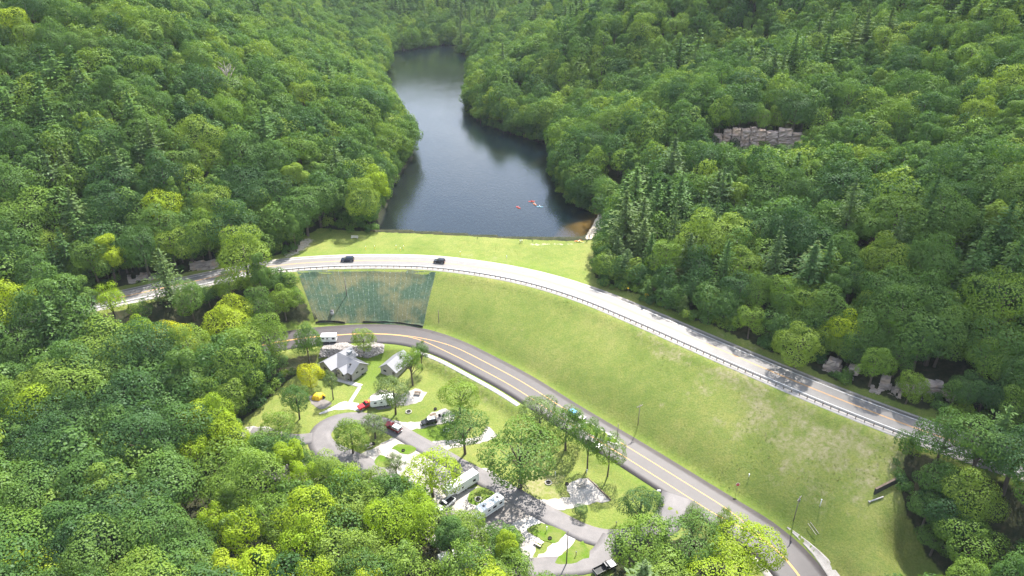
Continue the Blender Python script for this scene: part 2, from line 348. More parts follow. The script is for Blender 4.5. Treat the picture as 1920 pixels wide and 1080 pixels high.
forest = np.where(inC, 0.0, np.clip(dC / 2.0, 0, 1)) * ss(UPW + 2.0, UPW + 5.0, dU) * ss(LOW + 2, LOW + 5, dLo)
pxg, pyg, _ = project(np.stack([GX, GY, Z], -1))
def soft_px(poly, fall):
    d, _ = seg_dist(poly, pxg, pyg, True); i = inside(poly, pxg, pyg)
    return np.where(GY > 20, np.where(i, np.clip(.5 + d / fall / 2, 0, 1), np.clip(.5 - d / fall / 2, 0, 1)), 0)
dry = soft_px([(1330, 640), (1420, 700), (1560, 770), (1690, 812), (1690, 900), (1640, 900), (1600, 960), (1540, 900), (1400, 830), (1450, 790), (1300, 700)], 90) * .9
dry = np.maximum(dry, soft_px([(1190, 610), (1300, 660), (1400, 705), (1480, 745), (1470, 760), (1380, 720), (1280, 680), (1190, 640)], 30) * .8)
dry = np.maximum(dry, soft_px([(820, 470), (900, 478), (1000, 495), (960, 500), (850, 480)], 20) * .55)
dry = np.maximum(dry, soft_px([(960, 900), (1020, 870), (1060, 880), (1050, 935), (980, 940)], 30) * .8)
dry = np.maximum(dry, soft_px([(790, 640), (850, 665), (960, 760), (920, 760), (820, 690)], 20) * .7)
sand = np.maximum(soft_px([(1098, 447), (1106, 425), (1118, 405), (1140, 398), (1150, 405), (1135, 425), (1120, 440), (1106, 450)], 6), soft_px([(985, 456), (1060, 457), (1100, 452), (1098, 456), (1050, 460), (990, 460)], 3) * .75)
sand = np.maximum(sand, soft_px([(522, 484), (545, 470), (565, 446), (586, 446), (590, 452), (570, 470), (545, 484)], 12) * .8)
lush = np.maximum(np.maximum(soft_px([(772, 806), (850, 790), (840, 826), (815, 830)], 6), soft_px([(640, 660), (720, 650), (735, 680), (700, 730), (665, 715)], 20) * .6), (1 - ss(6.5, 9.5, dLo)) * inC * .3)
lush = np.maximum(lush, soft_px([(1060, 950), (1250, 960), (1245, 1000), (1150, 1000)], 25) * .5)
lush = np.maximum(lush, soft_px([(560, 478), (700, 468), (1000, 498), (1090, 530), (1000, 512), (800, 480), (600, 482)], 10) * .7)
ny, nx = GX.shape
idx = np.arange(nx * ny).reshape(ny, nx)
q = np.stack([idx[:-1, :-1], idx[:-1, 1:], idx[1:, 1:], idx[1:, :-1]], -1).reshape(-1, 4)
me = npmesh('ground', np.stack([GX, GY, Z], -1).reshape(-1, 3), q)
for nme, v in (('forest', forest), ('dry', dry), ('sand', sand), ('lush', lush), ('bed', inL * 1.0), ('shallow', np.clip(1 - (db - 3) / 16, 0, 1))):
    fattr(me, nme, v)
me.shade_smooth()
prop(link('ground', me, None, MAT['ground']), kind='structure', label='grass slopes, lawns and wooded hillsides of the valley', cat='ground')

# ------------------------------------------------------------------ lake
m = N('lake_water'); p = m.pos()
mpn = m.n('Mapping'); mpn.inputs['Scale'].default_value = (1, .45, 1); m.t.links.new(p, mpn.inputs['Vector'])
bm1 = m.bump(m.math('ADD', m.noise(.9, 3, .6, mpn.outputs[0]), m.math('MULTIPLY', m.noise(.05, 2, .5, mpn.outputs[0]), 2.0)), .45, .2)
fr = m.n('Fresnel'); fr.inputs['IOR'].default_value = 1.45; m.t.links.new(bm1, fr.inputs['Normal'])
gl = m.n('BsdfGlossy'); m.set(gl.inputs['Roughness'], m.ramp(m.noise(.018, 3, .6, mpn.outputs[0]), (.4, (.03, .03, .03)), (.62, (.13, .13, .13)))); m.t.links.new(bm1, gl.inputs['Normal']); gl.inputs[0].default_value = (1, 1, 1, 1)
tp = m.n('BsdfTransparent'); tp.inputs[0].default_value = (.8, .74, .5, 1)
df = m.n('BsdfDiffuse'); df.inputs[0].default_value = (.008, .02, .03, 1)
ms = m.n('MixShader'); ms.inputs[0].default_value = .3; m.t.links.new(tp.outputs[0], ms.inputs[1]); m.t.links.new(df.outputs[0], ms.inputs[2])
ms2 = m.n('MixShader'); m.t.links.new(fr.outputs[0], ms2.inputs[0]); m.t.links.new(ms.outputs[0], ms2.inputs[1]); m.t.links.new(gl.outputs[0], ms2.inputs[2])
m.t.links.new(ms2.outputs[0], m.out.inputs['Surface']); MAT['water'] = m.m
cen = LAKE.mean(0)
lp = []
for i in range(len(LAKE)):                       # the sheet runs a little into the bank
    a = LAKE[i - 1]; b = LAKE[(i + 1) % len(LAKE)]; t = (b - a) / np.linalg.norm(b - a); nn = np.array([t[1], -t[0]])
    q = LAKE[i] + nn * .6
    if inside(LAKE, *q): q = LAKE[i] - nn * .6
    lp.append((q[0], q[1], LAKE_Z))
prop(link('lake', pymesh('lake', lp, [tuple(range(len(lp)))[::-1]]), None, MAT['water']), kind='structure', label='dark blue reservoir lake winding between wooded hills', cat='lake')

# ------------------------------------------------------------------ roads, pads, paths
m = N('old_asphalt'); p = m.pos(); f = m.noise(.5, 5, .65, p); f2 = m.noise(6, 4, .7, p)
c = m.ramp(f, (.3, (0.1394, 0.1294, 0.122)), (.7, (0.1765, 0.1657, 0.1552))); c = m.mix(m.ramp(f2, (.4, (.35, .35, .35)), (.6, (0, 0, 0))), c, (0.1115, 0.1044, 0.09979))
m.principled(c, .62, bump=m.bump(f2, .25, .03)); MAT['old_asphalt'] = m.m
m = N('asphalt'); p = m.pos(); f = m.noise(.3, 5, .65, p); f2 = m.noise(5, 4, .7, p)
c = m.ramp(f, (.3, (0.03121, 0.02497, 0.02576)), (.7, (0.04681, 0.03725, 0.03725))); c = m.mix(m.ramp(f2, (.4, (.3, .3, .3)), (.6, (0, 0, 0))), c, (0.03344, 0.02774, 0.02853))
st = m.noise(.9, 2, .5, p); c = m.mix(m.ramp(st, (.62, (0, 0, 0)), (.75, (.3, .3, .3))), c, (0.06687, 0.0535, 0.05151))
m.principled(c, .6, bump=m.bump(f2, .25, .03)); MAT['asphalt'] = m.m
m = N('camp_asphalt'); p = m.pos(); f = m.noise(.25, 5, .7, p); f2 = m.noise(5, 4, .7, p)
c = m.ramp(f, (.3, (0.1071, 0.0984, 0.0984)), (.7, (0.1701, 0.1537, 0.1506))); c = m.mix(m.ramp(f2, (.4, (.3, .3, .3)), (.6, (0, 0, 0))), c, (0.0756, 0.06765, 0.06765))
m.principled(c, .7, bump=m.bump(f2, .25, .03)); MAT['camp_asphalt'] = m.m
m = N('gravel'); p = m.pos(); f = m.noise(.4, 5, .7, p); f2 = m.noise(7, 4, .75, p)
c = m.ramp(f, (.25, (0.2664, 0.2368, 0.2072)), (.5, (0.3848, 0.3552, 0.3256)), (.75, (0.4736, 0.444, 0.4144))); c = m.mix(m.ramp(f2, (.38, (.55, .55, .55)), (.6, (0, 0, 0))), c, (0.1924, 0.1702, 0.148))
m.principled(c, .95, spec=.2, bump=m.bump(f2, .7, .06)); MAT['gravel'] = m.m
m = N('dull_gravel'); p = m.pos(); f = m.noise(.4, 5, .7, p); f2 = m.noise(6, 4, .75, p)
c = m.ramp(f, (.25, (0.1406, 0.1221, 0.111)), (.75, (0.2664, 0.2442, 0.2294))); c = m.mix(m.ramp(f2, (.38, (.55, .55, .55)), (.6, (0, 0, 0))), c, (0.0962, 0.0851, 0.074))
m.principled(c, .95, spec=.2, bump=m.bump(f2, .7, .06)); MAT['dull_gravel'] = m.m
m = N('concrete'); p = m.pos(); f = m.noise(.5, 4, .6, p); f2 = m.noise(5, 4, .7, p)
c = m.ramp(f, (.3, (0.37, 0.3478, 0.3256)), (.7, (0.4588, 0.4366, 0.4144))); c = m.mix(m.ramp(f2, (.4, (.25, .25, .25)), (.6, (0, 0, 0))), c, (0.296, 0.2738, 0.2516))
m.principled(c, .85, bump=m.bump(f2, .2, .02)); MAT['concrete'] = m.m
def paint(name, col):
    m = N(name); p = m.pos(); f = m.noise(4, 4, .7, p)
    m.principled(m.mix(m.ramp(f, (.45, (0, 0, 0)), (.68, (.55, .55, .55))), col, (.25, .22, .2)), .7); MAT[name] = m.m
paint('yellow_paint', (.6, .3, .06)); paint('white_paint', (.75, .75, .73))

def strip(name, line, half, off, mat, cols=5, shift=0.0, skirt=.25, hz=None, **kw):
    line = np.asarray(line)[:, :2]; n = len(line)
    t = np.gradient(line, axis=0); t /= np.linalg.norm(t, axis=1)[:, None]; nn = np.stack([t[:, 1], -t[:, 0]], -1)   # right-hand side of travel
    half = np.broadcast_to(half, n); shift = np.broadcast_to(shift, n)
    u = np.linspace(-1, 1, cols)
    pts = line[:, None, :] + nn[:, None, :] * (shift[:, None] + half[:, None] * u[None, :])[..., None]
    z = H(pts[..., 0], pts[..., 1]) + off
    v = np.concatenate([pts, z[..., None]], -1)
    if skirt:
        a = v[:, :1].copy(); b = v[:, -1:].copy(); a[..., 2] -= skirt; b[..., 2] -= skirt
        v = np.concatenate([a, v, b], 1)
    k = v.shape[1]; idx = np.arange(n * k).reshape(n, k)
    q = np.stack([idx[:-1, :-1], idx[:-1, 1:], idx[1:, 1:], idx[1:, :-1]], -1).reshape(-1, 4)
    me = npmesh(name, v.reshape(-1, 3), q)
    return prop(link(name, me, None, mat), **kw)
def sheet(name, poly_xy, off, mat, cell=2.0, skirt=.25, **kw):
    bm = bmesh.new(); vs_ = [bm.verts.new((x, y, 0)) for x, y in poly_xy]; bm.faces.new(vs_)
    bmesh.ops.triangulate(bm, faces=bm.faces[:])
    xs = [v.co.x for v in bm.verts]; ys = [v.co.y for v in bm.verts]
    for ax, lo_, hi_ in ((0, min(xs), max(xs)), (1, min(ys), max(ys))):
        c = math.floor(lo_ / cell) * cell + cell
        while c < hi_:
            co = [0, 0, 0]; no = [0, 0, 0]; co[ax] = c; no[ax] = 1
            bmesh.ops.bisect_plane(bm, geom=bm.verts[:] + bm.edges[:] + bm.faces[:], plane_co=co, plane_no=no); c += cell
    for v in bm.verts: v.co.z = float(H(v.co.x, v.co.y)) + off
    for f_ in bm.faces:
        f_.normal_update()
        if f_.normal.z < 0: f_.normal_flip()
    if skirt:
        e = [e for e in bm.edges if e.is_boundary]; r = bmesh.ops.extrude_edge_only(bm, edges=e)
        for v in r['geom']:
            if isinstance(v, bmesh.types.BMVert): v.co.z -= skirt
    me = bpy.data.meshes.new(name); bm.to_mesh(me); bm.free()
    return prop(link(name, me, None, mat), **kw)
def rough_poly(pts, n=3, amp=.35, seed=0):      # uneven edge for gravel and lawn
    r = np.random.RandomState(seed); pts = np.asarray(pts, float); o = []
    for i in range(len(pts)):
        a = pts[i - 1]; b = pts[i]; c = pts[(i + 1) % len(pts)]; d = pts[(i + 2) % len(pts)]
        k = max(2, int(np.linalg.norm(c - b) / .9))
        for t in np.arange(k) / k:
            q = .5 * (2 * b + (c - a) * t + (2 * a - 5 * b + 4 * c - d) * t * t + (3 * b - a - 3 * c + d) * t ** 3)
            q = .5 * q + .5 * (b + (c - b) * t)
            o.append(q + r.uniform(-amp, amp, 2))
    return np.array(o)

strip('upper_road', UP, UPW, .08, MAT['old_asphalt'], 6, kind='structure', label='pale worn two-lane road curving over the dam', cat='road')
strip('upper_road_shoulder', UP, 1.1, .05, MAT['gravel'], 4, shift=UPW + .7, kind='structure', label='pale gravel shoulder under the guard rail', cat='gravel')
strip('upper_road_verge', UP, .55, .05, MAT['gravel'], 3, shift=-(UPW + .3), kind='structure', label='thin gravel strip on the lake side of the upper road', cat='gravel')
for s in (-.16, .16):
    strip('centre_line', UP, .08, .088, MAT['yellow_paint'], 2, shift=s, skirt=0, kind='structure', label='yellow centre line of the upper road', cat='road marking')
for s in (-3.65, 3.65):
    strip('edge_line', UP, .09, .088, MAT['white_paint'], 2, shift=s, skirt=0, kind='structure', label='white edge line of the upper road', cat='road marking')
strip('lower_road', LO, LOW, .08, MAT['asphalt'], 7, kind='structure', label='dark three-lane asphalt road along the foot of the dam', cat='road')
sl_ = np.arange(len(LO)) * 1.0
iA = int(np.argmin(np.hypot(*(LO - P(748, 628, 6.1)).T))); iB = int(np.argmin(np.hypot(*(LO - P(1462, 1030, .7)).T)))
iC = int(np.argmin(np.hypot(*(LO - P(860, 660, 5.4)).T))); iD = int(np.argmin(np.hypot(*(LO - P(1340, 950, 1.1)).T)))
spread = .14 + 1.75 * ss(iA, iC, sl_) * (1 - ss(iD, iB, sl_))
for s in (-1, 1):
    strip('turn_lane_line', LO, .11, .088, MAT['yellow_paint'], 2, shift=s * spread + .3, skirt=0, kind='structure', label='yellow turn lane line of the lower road', cat='road marking')
i0 = int(np.argmin(np.hypot(*(LO - P(800, 640, 5.8)).T))); i1 = int(np.argmin(np.hypot(*(LO - P(1020, 745, 3.8)).T)))
strip('roadside_path', LO[i0:i1], .75, .06, MAT['concrete'], 3, shift=LOW + 1.3, kind='structure', label='pale path along the campground side of the lower road', cat='path')
i2 = int(np.argmin(np.hypot(*(LO - P(1440, 1010, .7)).T)))
strip('field_side_shoulder', LO[i2:], np.interp(np.arange(len(LO) - i2), [0, 6, 40], [.1, 1.5, 2.2]), .17, MAT['gravel'], 8, shift=-(LOW + 1.2), kind='structure', label='white gravel shoulder on the outside of the road bend', cat='gravel')
strip('camp_side_shoulder', LO[i2:], 1.0, .06, MAT['gravel'], 3, shift=LOW + .7, kind='structure', label='white gravel shoulder on the inside of the road bend', cat='gravel')

# campground loop
def camp_line(l): return smooth_line([G(x, y)[:2] for x, y in l], 1.5)
loopA = camp_line([(1272, 930), (1262, 962), (1240, 988), (1200, 1003), (1150, 1012), (1103, 1003), (1051, 978), (988, 944), (926, 907), (872, 880), (820, 850), (779, 828), (745, 808), (705, 790), (660, 783), (622, 792), (598, 812), (604, 838), (640, 858), (690, 880), (760, 925), (840, 985)])
wl_ = np.interp(np.arange(len(loopA)), [0, 10, len(loopA) * .62, len(loopA) * .72, len(loopA) * .85, len(loopA)], [4.2, 2.7, 2.5, 3.6, 3.6, 2.5])
strip('camp_loop_road', loopA, wl_, .10, MAT['camp_asphalt'], 5, kind='structure', label='grey asphalt loop road through the campground', cat='road')
loopB = camp_line([(1150, 1008), (1137, 1030), (1122, 1050), (1075, 1062), (1020, 1062), (960, 1075), (900, 1110)])
strip('camp_return_road', loopB, 2.7, .112, MAT['camp_asphalt'], 5, kind='structure', label='grey asphalt bend at the near end of the campground loop', cat='road')
spur = camp_line([(585, 822), (545, 826), (500, 814), (468, 812)])
strip('camp_spur_road', spur, 2.2, .105, MAT['camp_asphalt'], 4, kind='structure', label='short asphalt spur leading to a pale parking pad', cat='road')
def Q(ox, oy, s, l): return [(ox + x / s, oy + y / s) for x, y in l]
z1 = lambda *l: Q(440, 580, 4.8, l)
z2 = lambda *l: Q(560, 720, 4.8, l)
z4 = lambda *l: Q(780, 855, 4.8, l)
pads = [
 ('gravel_yard', [(672, 853), (706, 838), (737, 821), (760, 832), (800, 857), (840, 878), (848, 900), (880, 918), (900, 912), (930, 927), (985, 958), (1030, 990), (1015, 1010), (1000, 1040), (990, 1080), (900, 1100), (800, 1010), (720, 930), (660, 905), (600, 900), (540, 905), (460, 880), (470, 850), (560, 868), (640, 868)], .05, 'gravel', 'broad white gravel yard under the lime trees'),
 ('gravel_apron', z1((760, 940), (880, 880), (1000, 828), (1130, 855), (1180, 870), (1140, 920), (1000, 900), (860, 910), (800, 940)), .06, 'concrete', 'white apron beside the turning circle below the tent'),
 ('tent_pad', z1((660, 780), (740, 775), (870, 845), (790, 900), (690, 850)), .055, 'dull_gravel', 'grey gravel pad in front of the yellow tent'),
 ('trailer_pad', z1((1170, 850), (1300, 725), (1420, 740), (1500, 800), (1480, 870), (1300, 900)), .065, 'dull_gravel', 'grey pad under the white trailer behind the tree'),
 ('white_pad', z1((1470, 870), (1680, 832), (1728, 752), (1650, 715), (1560, 735), (1450, 810)), .055, 'gravel', 'empty white gravel pad uphill of the fire ring'),
 ('jeep_pad', z2((860, 330), (930, 345), (1130, 332), (1180, 270), (1330, 220), (1400, 290), (1385, 335), (1010, 415), (930, 405)), .06, 'gravel', 'pale parking pad under the black off-roader'),
 ('tree_pad', z2((1170, 520), (1360, 508), (1560, 490), (1650, 460), (1690, 380), (1790, 460), (1700, 515), (1330, 590), (1270, 570)), .06, 'gravel', 'white pad behind the leafy tree beside the loop road'),
 ('grill_pad', z4((1090, 400), (1250, 385), (1380, 365), (1350, 260), (1545, 198), (1750, 400), (1580, 425), (1300, 495), (1190, 460)), .06, 'gravel', 'square pale gravel pad edged with a timber'),
 ('shade_pad', z4((520, 108), (650, 112), (760, 200), (900, 330), (840, 310), (700, 215)), .055, 'gravel', 'pale strip under the big round tree'),
 ('spur_pad', [(440, 806), (458, 800), (500, 800), (512, 806), (490, 815), (450, 820)], .06, 'gravel', 'small pale pad at the end of the short spur'),
 ('motorhome_pad', z4((560, 480), (720, 400), (900, 450), (1000, 530), (800, 650), (600, 600)), .075, 'dull_gravel', 'grey pad under the motor home'),
 ('table_drive', z4((960, 640), (1060, 540), (1130, 600), (1000, 680)), .075, 'concrete', 'pale concrete strip beside the lawn island'),
 ('drive_strip', z4((1080, 930), (1330, 700), (1430, 680), (1440, 760), (1260, 950), (1150, 965)), .075, 'concrete', 'pale concrete drive between the two lawn islands'),
]
for k, (nm, px_, off, mt, lab) in enumerate(pads):
    sheet(nm, rough_poly(GP(px_), amp=.32, seed=k), off, MAT[mt], 2.0 if k else 3.0, kind='structure', label=lab, cat='gravel pad')
isl = [
 (z2((838, 582), (900, 546), (1000, 550), (1062, 592), (980, 636)), 'small green lawn island in the gravel by the loop road'),
 (z2((678, 700), (740, 640), (825, 680), (822, 742), (715, 752)), 'small green lawn patch in the middle of the gravel'),
 (z4((470, 345), (560, 290), (625, 290), (710, 345), (545, 445), (480, 425)), 'lawn wedge between the trailer and the motor home'),
 (z4((990, 662), (1130, 602), (1352, 692), (1242, 790), (1100, 742)), 'lawn island with a white post near the picnic table'),
 (z4((1252, 962), (1380, 832), (1500, 772), (1562, 850), (1550, 920), (1400, 972)), 'pointed lawn island inside the loop bend'),
]
m = N('lawn'); p = m.pos(); g3 = m.noise(2.4, 4, .7, p); g1 = m.noise(.3, 3, .6, p)
m.principled(m.mix(m.ramp(g1, (.4, (0, 0, 0)), (.7, (1, 1, 1))), m.mix(g3, (0.064, 0.12, 0.0096), (0.104, 0.168, 0.0176)), (0.152, 0.168, 0.048)), .95, spec=.15, bump=m.bump(g3, .5, .2)); MAT['lawn'] = m.m
for k, (px_, lab) in enumerate(isl):
    sheet('lawn_island', rough_poly(GP(px_), amp=.24, seed=50 + k), .12, MAT['lawn'], 2.0, kind='structure', label=lab, cat='lawn')
walk = lambda l, h_, lab: strip('footpath', camp_line(l), h_, .075, MAT['concrete'], 2, kind='structure', label=lab, cat='footpath')
walk(z1((1040, 570), (985, 625)), .8, 'concrete walk at the bath house door')
walk(z1((860, 612), (940, 634), (1060, 668), (1140, 692)), .85, 'concrete walk across the lawn below the bath house')
walk(z1((1125, 702), (1080, 770), (1030, 850)), .6, 'narrow concrete walk from the lawn to the white apron')

# ------------------------------------------------------------------ tree shapes
def cards(c, nrm, size, rs, jit=.28, asp=1.0, along=None):
    n = len(c); nrm = nrm + rs.normal(0, jit, (n, 3)); nrm /= np.linalg.norm(nrm, axis=1)[:, None]
    a = rs.normal(0, 1, (n, 3)) if along is None else along + rs.normal(0, .25, (n, 3))
    u = a - nrm * (a * nrm).sum(1)[:, None]; u /= np.linalg.norm(u, axis=1)[:, None]; v = np.cross(nrm, u)
    s = (size * rs.uniform(.6, 1.35, n))[:, None] if np.isscalar(size) else size[:, None]
    u = u * s; v = v * s / asp
    k = rs.uniform(.55, 1, (n, 1))
    P4 = np.stack([c - u, c - v * k + nrm * s * .12, c + u, c + v * k + nrm * s * .12], 1)
    return P4.reshape(-1, 3)
def leaf_mesh(name, quads_v, tint, mat):
    n = len(quads_v) // 4
    me = npmesh(name, quads_v, np.arange(n * 4).reshape(-1, 4)); fattr(me, 'tint', tint, 'FACE'); me.materials.append(mat); return me
def tube(pts, rads, seg=6):
    v, f = [], []
    pts = [Vector(p_) for p_ in pts]
    for i, (p_, r_) in enumerate(zip(pts, rads)):
        d = (pts[min(i + 1, len(pts) - 1)] - pts[max(i - 1, 0)]).normalized(); a = d.orthogonal().normalized(); b = d.cross(a)
        for k in range(seg):
            t = 2 * math.pi * k / seg; v.append(p_ + (a * math.cos(t) + b * math.sin(t)) * r_)
        if i:
            for k in range(seg):
                f.append(((i - 1) * seg + k, (i - 1) * seg + (k + 1) % seg, i * seg + (k + 1) % seg, i * seg + k))
    return v, f
def join_tubes(ts):
    V, Fc = [], []
    for v, f in ts:
        b = len(V); V += v; Fc += [tuple(i + b for i in q_) for q_ in f]
    return V, Fc
def broadleaf(seed, ncard, size, shape='round'):
    """unit tree: height 1, crown about .62 wide; returns crown verts, tint, lobe centres"""
    rs = np.random.RandomState(seed)
    if shape == 'round': cz, rz, rx, nl, b0 = .56, .42, .34, 24, .30
    elif shape == 'tall': cz, rz, rx, nl, b0 = .58, .42, .23, 22, .27
    elif shape == 'airy': cz, rz, rx, nl, b0 = .56, .42, .33, 28, .20
    elif shape == 'full': cz, rz, rx, nl, b0 = .50, .50, .36, 26, .29
    else: cz, rz, rx, nl, b0 = .60, .34, .42, 26, .26     # wide
    L, Rr = [], []
    for i in range(nl):
        d = rs.normal(0, 1, 3); d /= np.linalg.norm(d)
        if d[2] < -.35: d[2] *= -.5
        t = rs.uniform(.45, .88); c = np.array([d[0] * rx * t, d[1] * rx * t, cz + d[2] * rz * t])
        L.append(c); Rr.append(rx * b0 / .3 * rs.uniform(.26, .55) * (1.15 - .3 * abs(d[2])))
    L.append(np.array([0, 0, cz + rz * .2])); Rr.append(rx * .5)
    L = np.array(L); Rr = np.array(Rr)
    wgt = Rr ** 2; wgt /= wgt.sum(); N_ = ncard * 2
    li = rs.choice(len(L), N_, p=wgt); d = rs.normal(0, 1, (N_, 3)); d /= np.linalg.norm(d, axis=1)[:, None]
    rad = Rr[li] * (rs.uniform(.82, 1.12, N_) if shape != 'airy' else rs.uniform(.45, 1.2, N_))
    c = L[li] + d * rad[:, None] * np.array([1, 1, .85])
    dist = np.linalg.norm(c[:, None] - L[None], axis=2) / Rr[None]; dist[np.arange(N_), li] = 9
    keep = (dist.min(1) > .82) & (d[:, 2] > -.75); c, d, li = c[keep][:ncard], d[keep][:ncard], li[keep][:ncard]
    out_ = c - np.array([0, 0, cz - .1]); out_ /= np.linalg.norm(out_, axis=1)[:, None]
    nrm = d * .75 + out_ * .35 + np.array([0, 0, .18])
    lt = rs.uniform(0, 1, len(L))
    return cards(c, nrm, size, rs), np.clip(.5 * lt[li] + .5 * rs.uniform(0, 1, len(c)), 0, 1), L
def trunk_shape(seed, L, rad=.022, limbs=6, top=.72):
    rs = np.random.RandomState(seed + 500); b = rs.uniform(-.02, .02, 4)
    ts = [tube([(0, 0, -.04), (0, 0, .02), (b[0], b[1], top * .45), (b[2], b[3], top)], [rad * 1.5, rad * 1.1, rad * .8, rad * .3], 7)]
    for i in rs.choice(len(L), min(limbs, len(L)), False):
        z0 = rs.uniform(.25, .5) * top + .08; e = L[i]; mid = e * .5 + np.array([0, 0, z0 * .5 + .02])
        ts.append(tube([(b[0] * .7, b[1] * .7, min(z0, e[2] - .03)), tuple(mid), tuple(e)], [rad * .5, rad * .36, rad * .14], 5))
    V, Fc = join_tubes(ts); return V, Fc
def pine(seed, tiers, per, droop, width, size, ragged=.25):
    rs = np.random.RandomState(seed); C_, Nn, Al, Sz = [], [], [], []; br = []
    for i in range(tiers):
        t = i / (tiers - 1); z = .10 + .88 * t; r0 = width * (1 - t) ** .8 * (1 + rs.uniform(-ragged, ragged)) + .012
        if t < .12: r0 *= .75
        k = max(3, int(per * (1 - .55 * t))); a0 = rs.uniform(0, 6.28)
        for j in range(k):
            if rs.rand() < .08: continue
            a = a0 + 6.283 * j / k + rs.uniform(-.25, .25); r = r0 * rs.uniform(.7, 1.12); dz = -droop * r + .35 * r * t
            e = np.array([math.cos(a) * r, math.sin(a) * r, z + dz]); s_ = np.array([0, 0, z])
            br.append((s_, e)); nb = max(3, int(15 * r / width) + 1); dirv = (e - s_) / max(np.linalg.norm(e - s_), 1e-4)
            side = np.array([-math.sin(a), math.cos(a), 0])
            for q_ in range(nb):
                u = (q_ + .6) / nb; c = s_ + (e - s_) * u + side * rs.uniform(-.5, .5) * r * .42 * (.4 + u)
                C_.append(c); Nn.append(np.array([math.cos(a) * .25, math.sin(a) * .25, 1.0])); Al.append(dirv + side * rs.uniform(-.6, .6)); Sz.append(size * (.7 + .5 * rs.rand()))
    for q_ in range(int(tiers * 26)):                       # inner sprays that hide the stem
        z = .12 + .86 * rs.rand() ** 1.2; a = rs.uniform(0, 6.28); r = width * (1 - z) ** .8 * rs.uniform(.05, .5)
        C_.append(np.array([math.cos(a) * r, math.sin(a) * r, z])); Nn.append(np.array([math.cos(a) * .8, math.sin(a) * .8, .7])); Al.append(np.array([math.cos(a), math.sin(a), .1])); Sz.append(size * (.6 + .5 * rs.rand()))
    for q_ in range(10):
        C_.append(np.array([rs.uniform(-.01, .01), rs.uniform(-.01, .01), .9 + .012 * q_])); Nn.append(rs.normal(0, 1, 3)); Al.append(np.array([0, 0, 1.0])); Sz.append(size * .5)
    C_ = np.array(C_); v = cards(C_, np.array(Nn), np.array(Sz), rs, .35, 1.9, np.array(Al))
    return v, rs.uniform(0, 1, len(C_)), br
def pine_trunk(br, rad=.009):
    ts = [tube([(0, 0, -.04), (0, 0, .3), (0, 0, .97)], [rad * 1.4, rad, rad * .2], 6)]
    return join_tubes(ts)

PROTO = {}          # kind -> list of (crown mesh, trunk mesh)
def add_proto(key, crown_v, tint, TV, mat):
    c = leaf_mesh('crown', crown_v, tint, MAT[mat]); t = pymesh('trunk', TV[0], TV[1], True); t.materials.append(MAT['bark'])
    PROTO.setdefault(key, []).append((c, t))
for key, shape, nn_, ncard, size in (('round', 'round', 4, 9500, .0105), ('tall', 'tall', 3, 8500, .0098), ('wide', 'wide', 3, 9500, .0105), ('full', 'full', 3, 10000, .0108), ('airy', 'airy', 3, 4600, .0098)):
    for k in range(nn_):
        v, t, L = broadleaf(100 + 17 * k + len(shape) * 7, ncard, size, shape)
        add_proto(key, v, t, trunk_shape(k, L, limbs=9 if shape == 'airy' else 6), 'leaf_mid')
for k in range(4):
    v, t, br = pine(300 + k, 17, 15, .16, .23 + .02 * k, .022, .3); add_proto('pine', v, t, pine_trunk(br), 'needle')
for k in range(2):
    v, t, br = pine(320 + k, 13, 15, .06, .28, .024, .4); add_proto('white_pine', v, t, pine_trunk(br), 'needle_pale')
for k in range(3):
    v, t, L = broadleaf(400 + k, 900, .036, 'full'); v = v * np.array([1.3, 1.3, 1.0]); add_proto('shrub', v, t, trunk_shape(k, L, .012, 4, .5), 'leaf_mid')
# smaller versions for the far mass of trees (trunk and crown in one)
FAR = []
def far_proto(name, v, t, TV, mat):
    n = len(v) // 4; tv = np.array([tuple(q_) for q_ in TV[0]]); tf = np.array(TV[1]) + len(v)
    me = npmesh(name, np.vstack([v, tv]), np.vstack([np.arange(n * 4).reshape(-1, 4), tf])); fattr(me, 'tint', np.concatenate([t, np.full(len(tf), .5)]), 'FACE')
    me.materials.append(MAT[mat]); me.materials.append(MAT['bark'])
    mi = np.zeros(n + len(tf), np.int32); mi[n:] = 1; me.polygons.foreach_set('material_index', mi)
    o = bpy.data.objects.new(name, me); FAR.append(o)
for k in range(6):
    v, t, L = broadleaf(600 + k, 3000, .0172, ('round', 'tall', 'full')[k % 3]); far_proto('far_broadleaf_%02d' % k, v, t, trunk_shape(k, L, limbs=0), 'leaf_forest')
for k in range(3):
    v, t, br = pine(700 + k, 15, 12, .16, .24, .032, .3); far_proto('far_pine_%02d' % k, v, t, pine_trunk(br), 'needle')
far_col = bpy.data.collections.new('far_tree_shapes')
for o in FAR: far_col.objects.link(o)

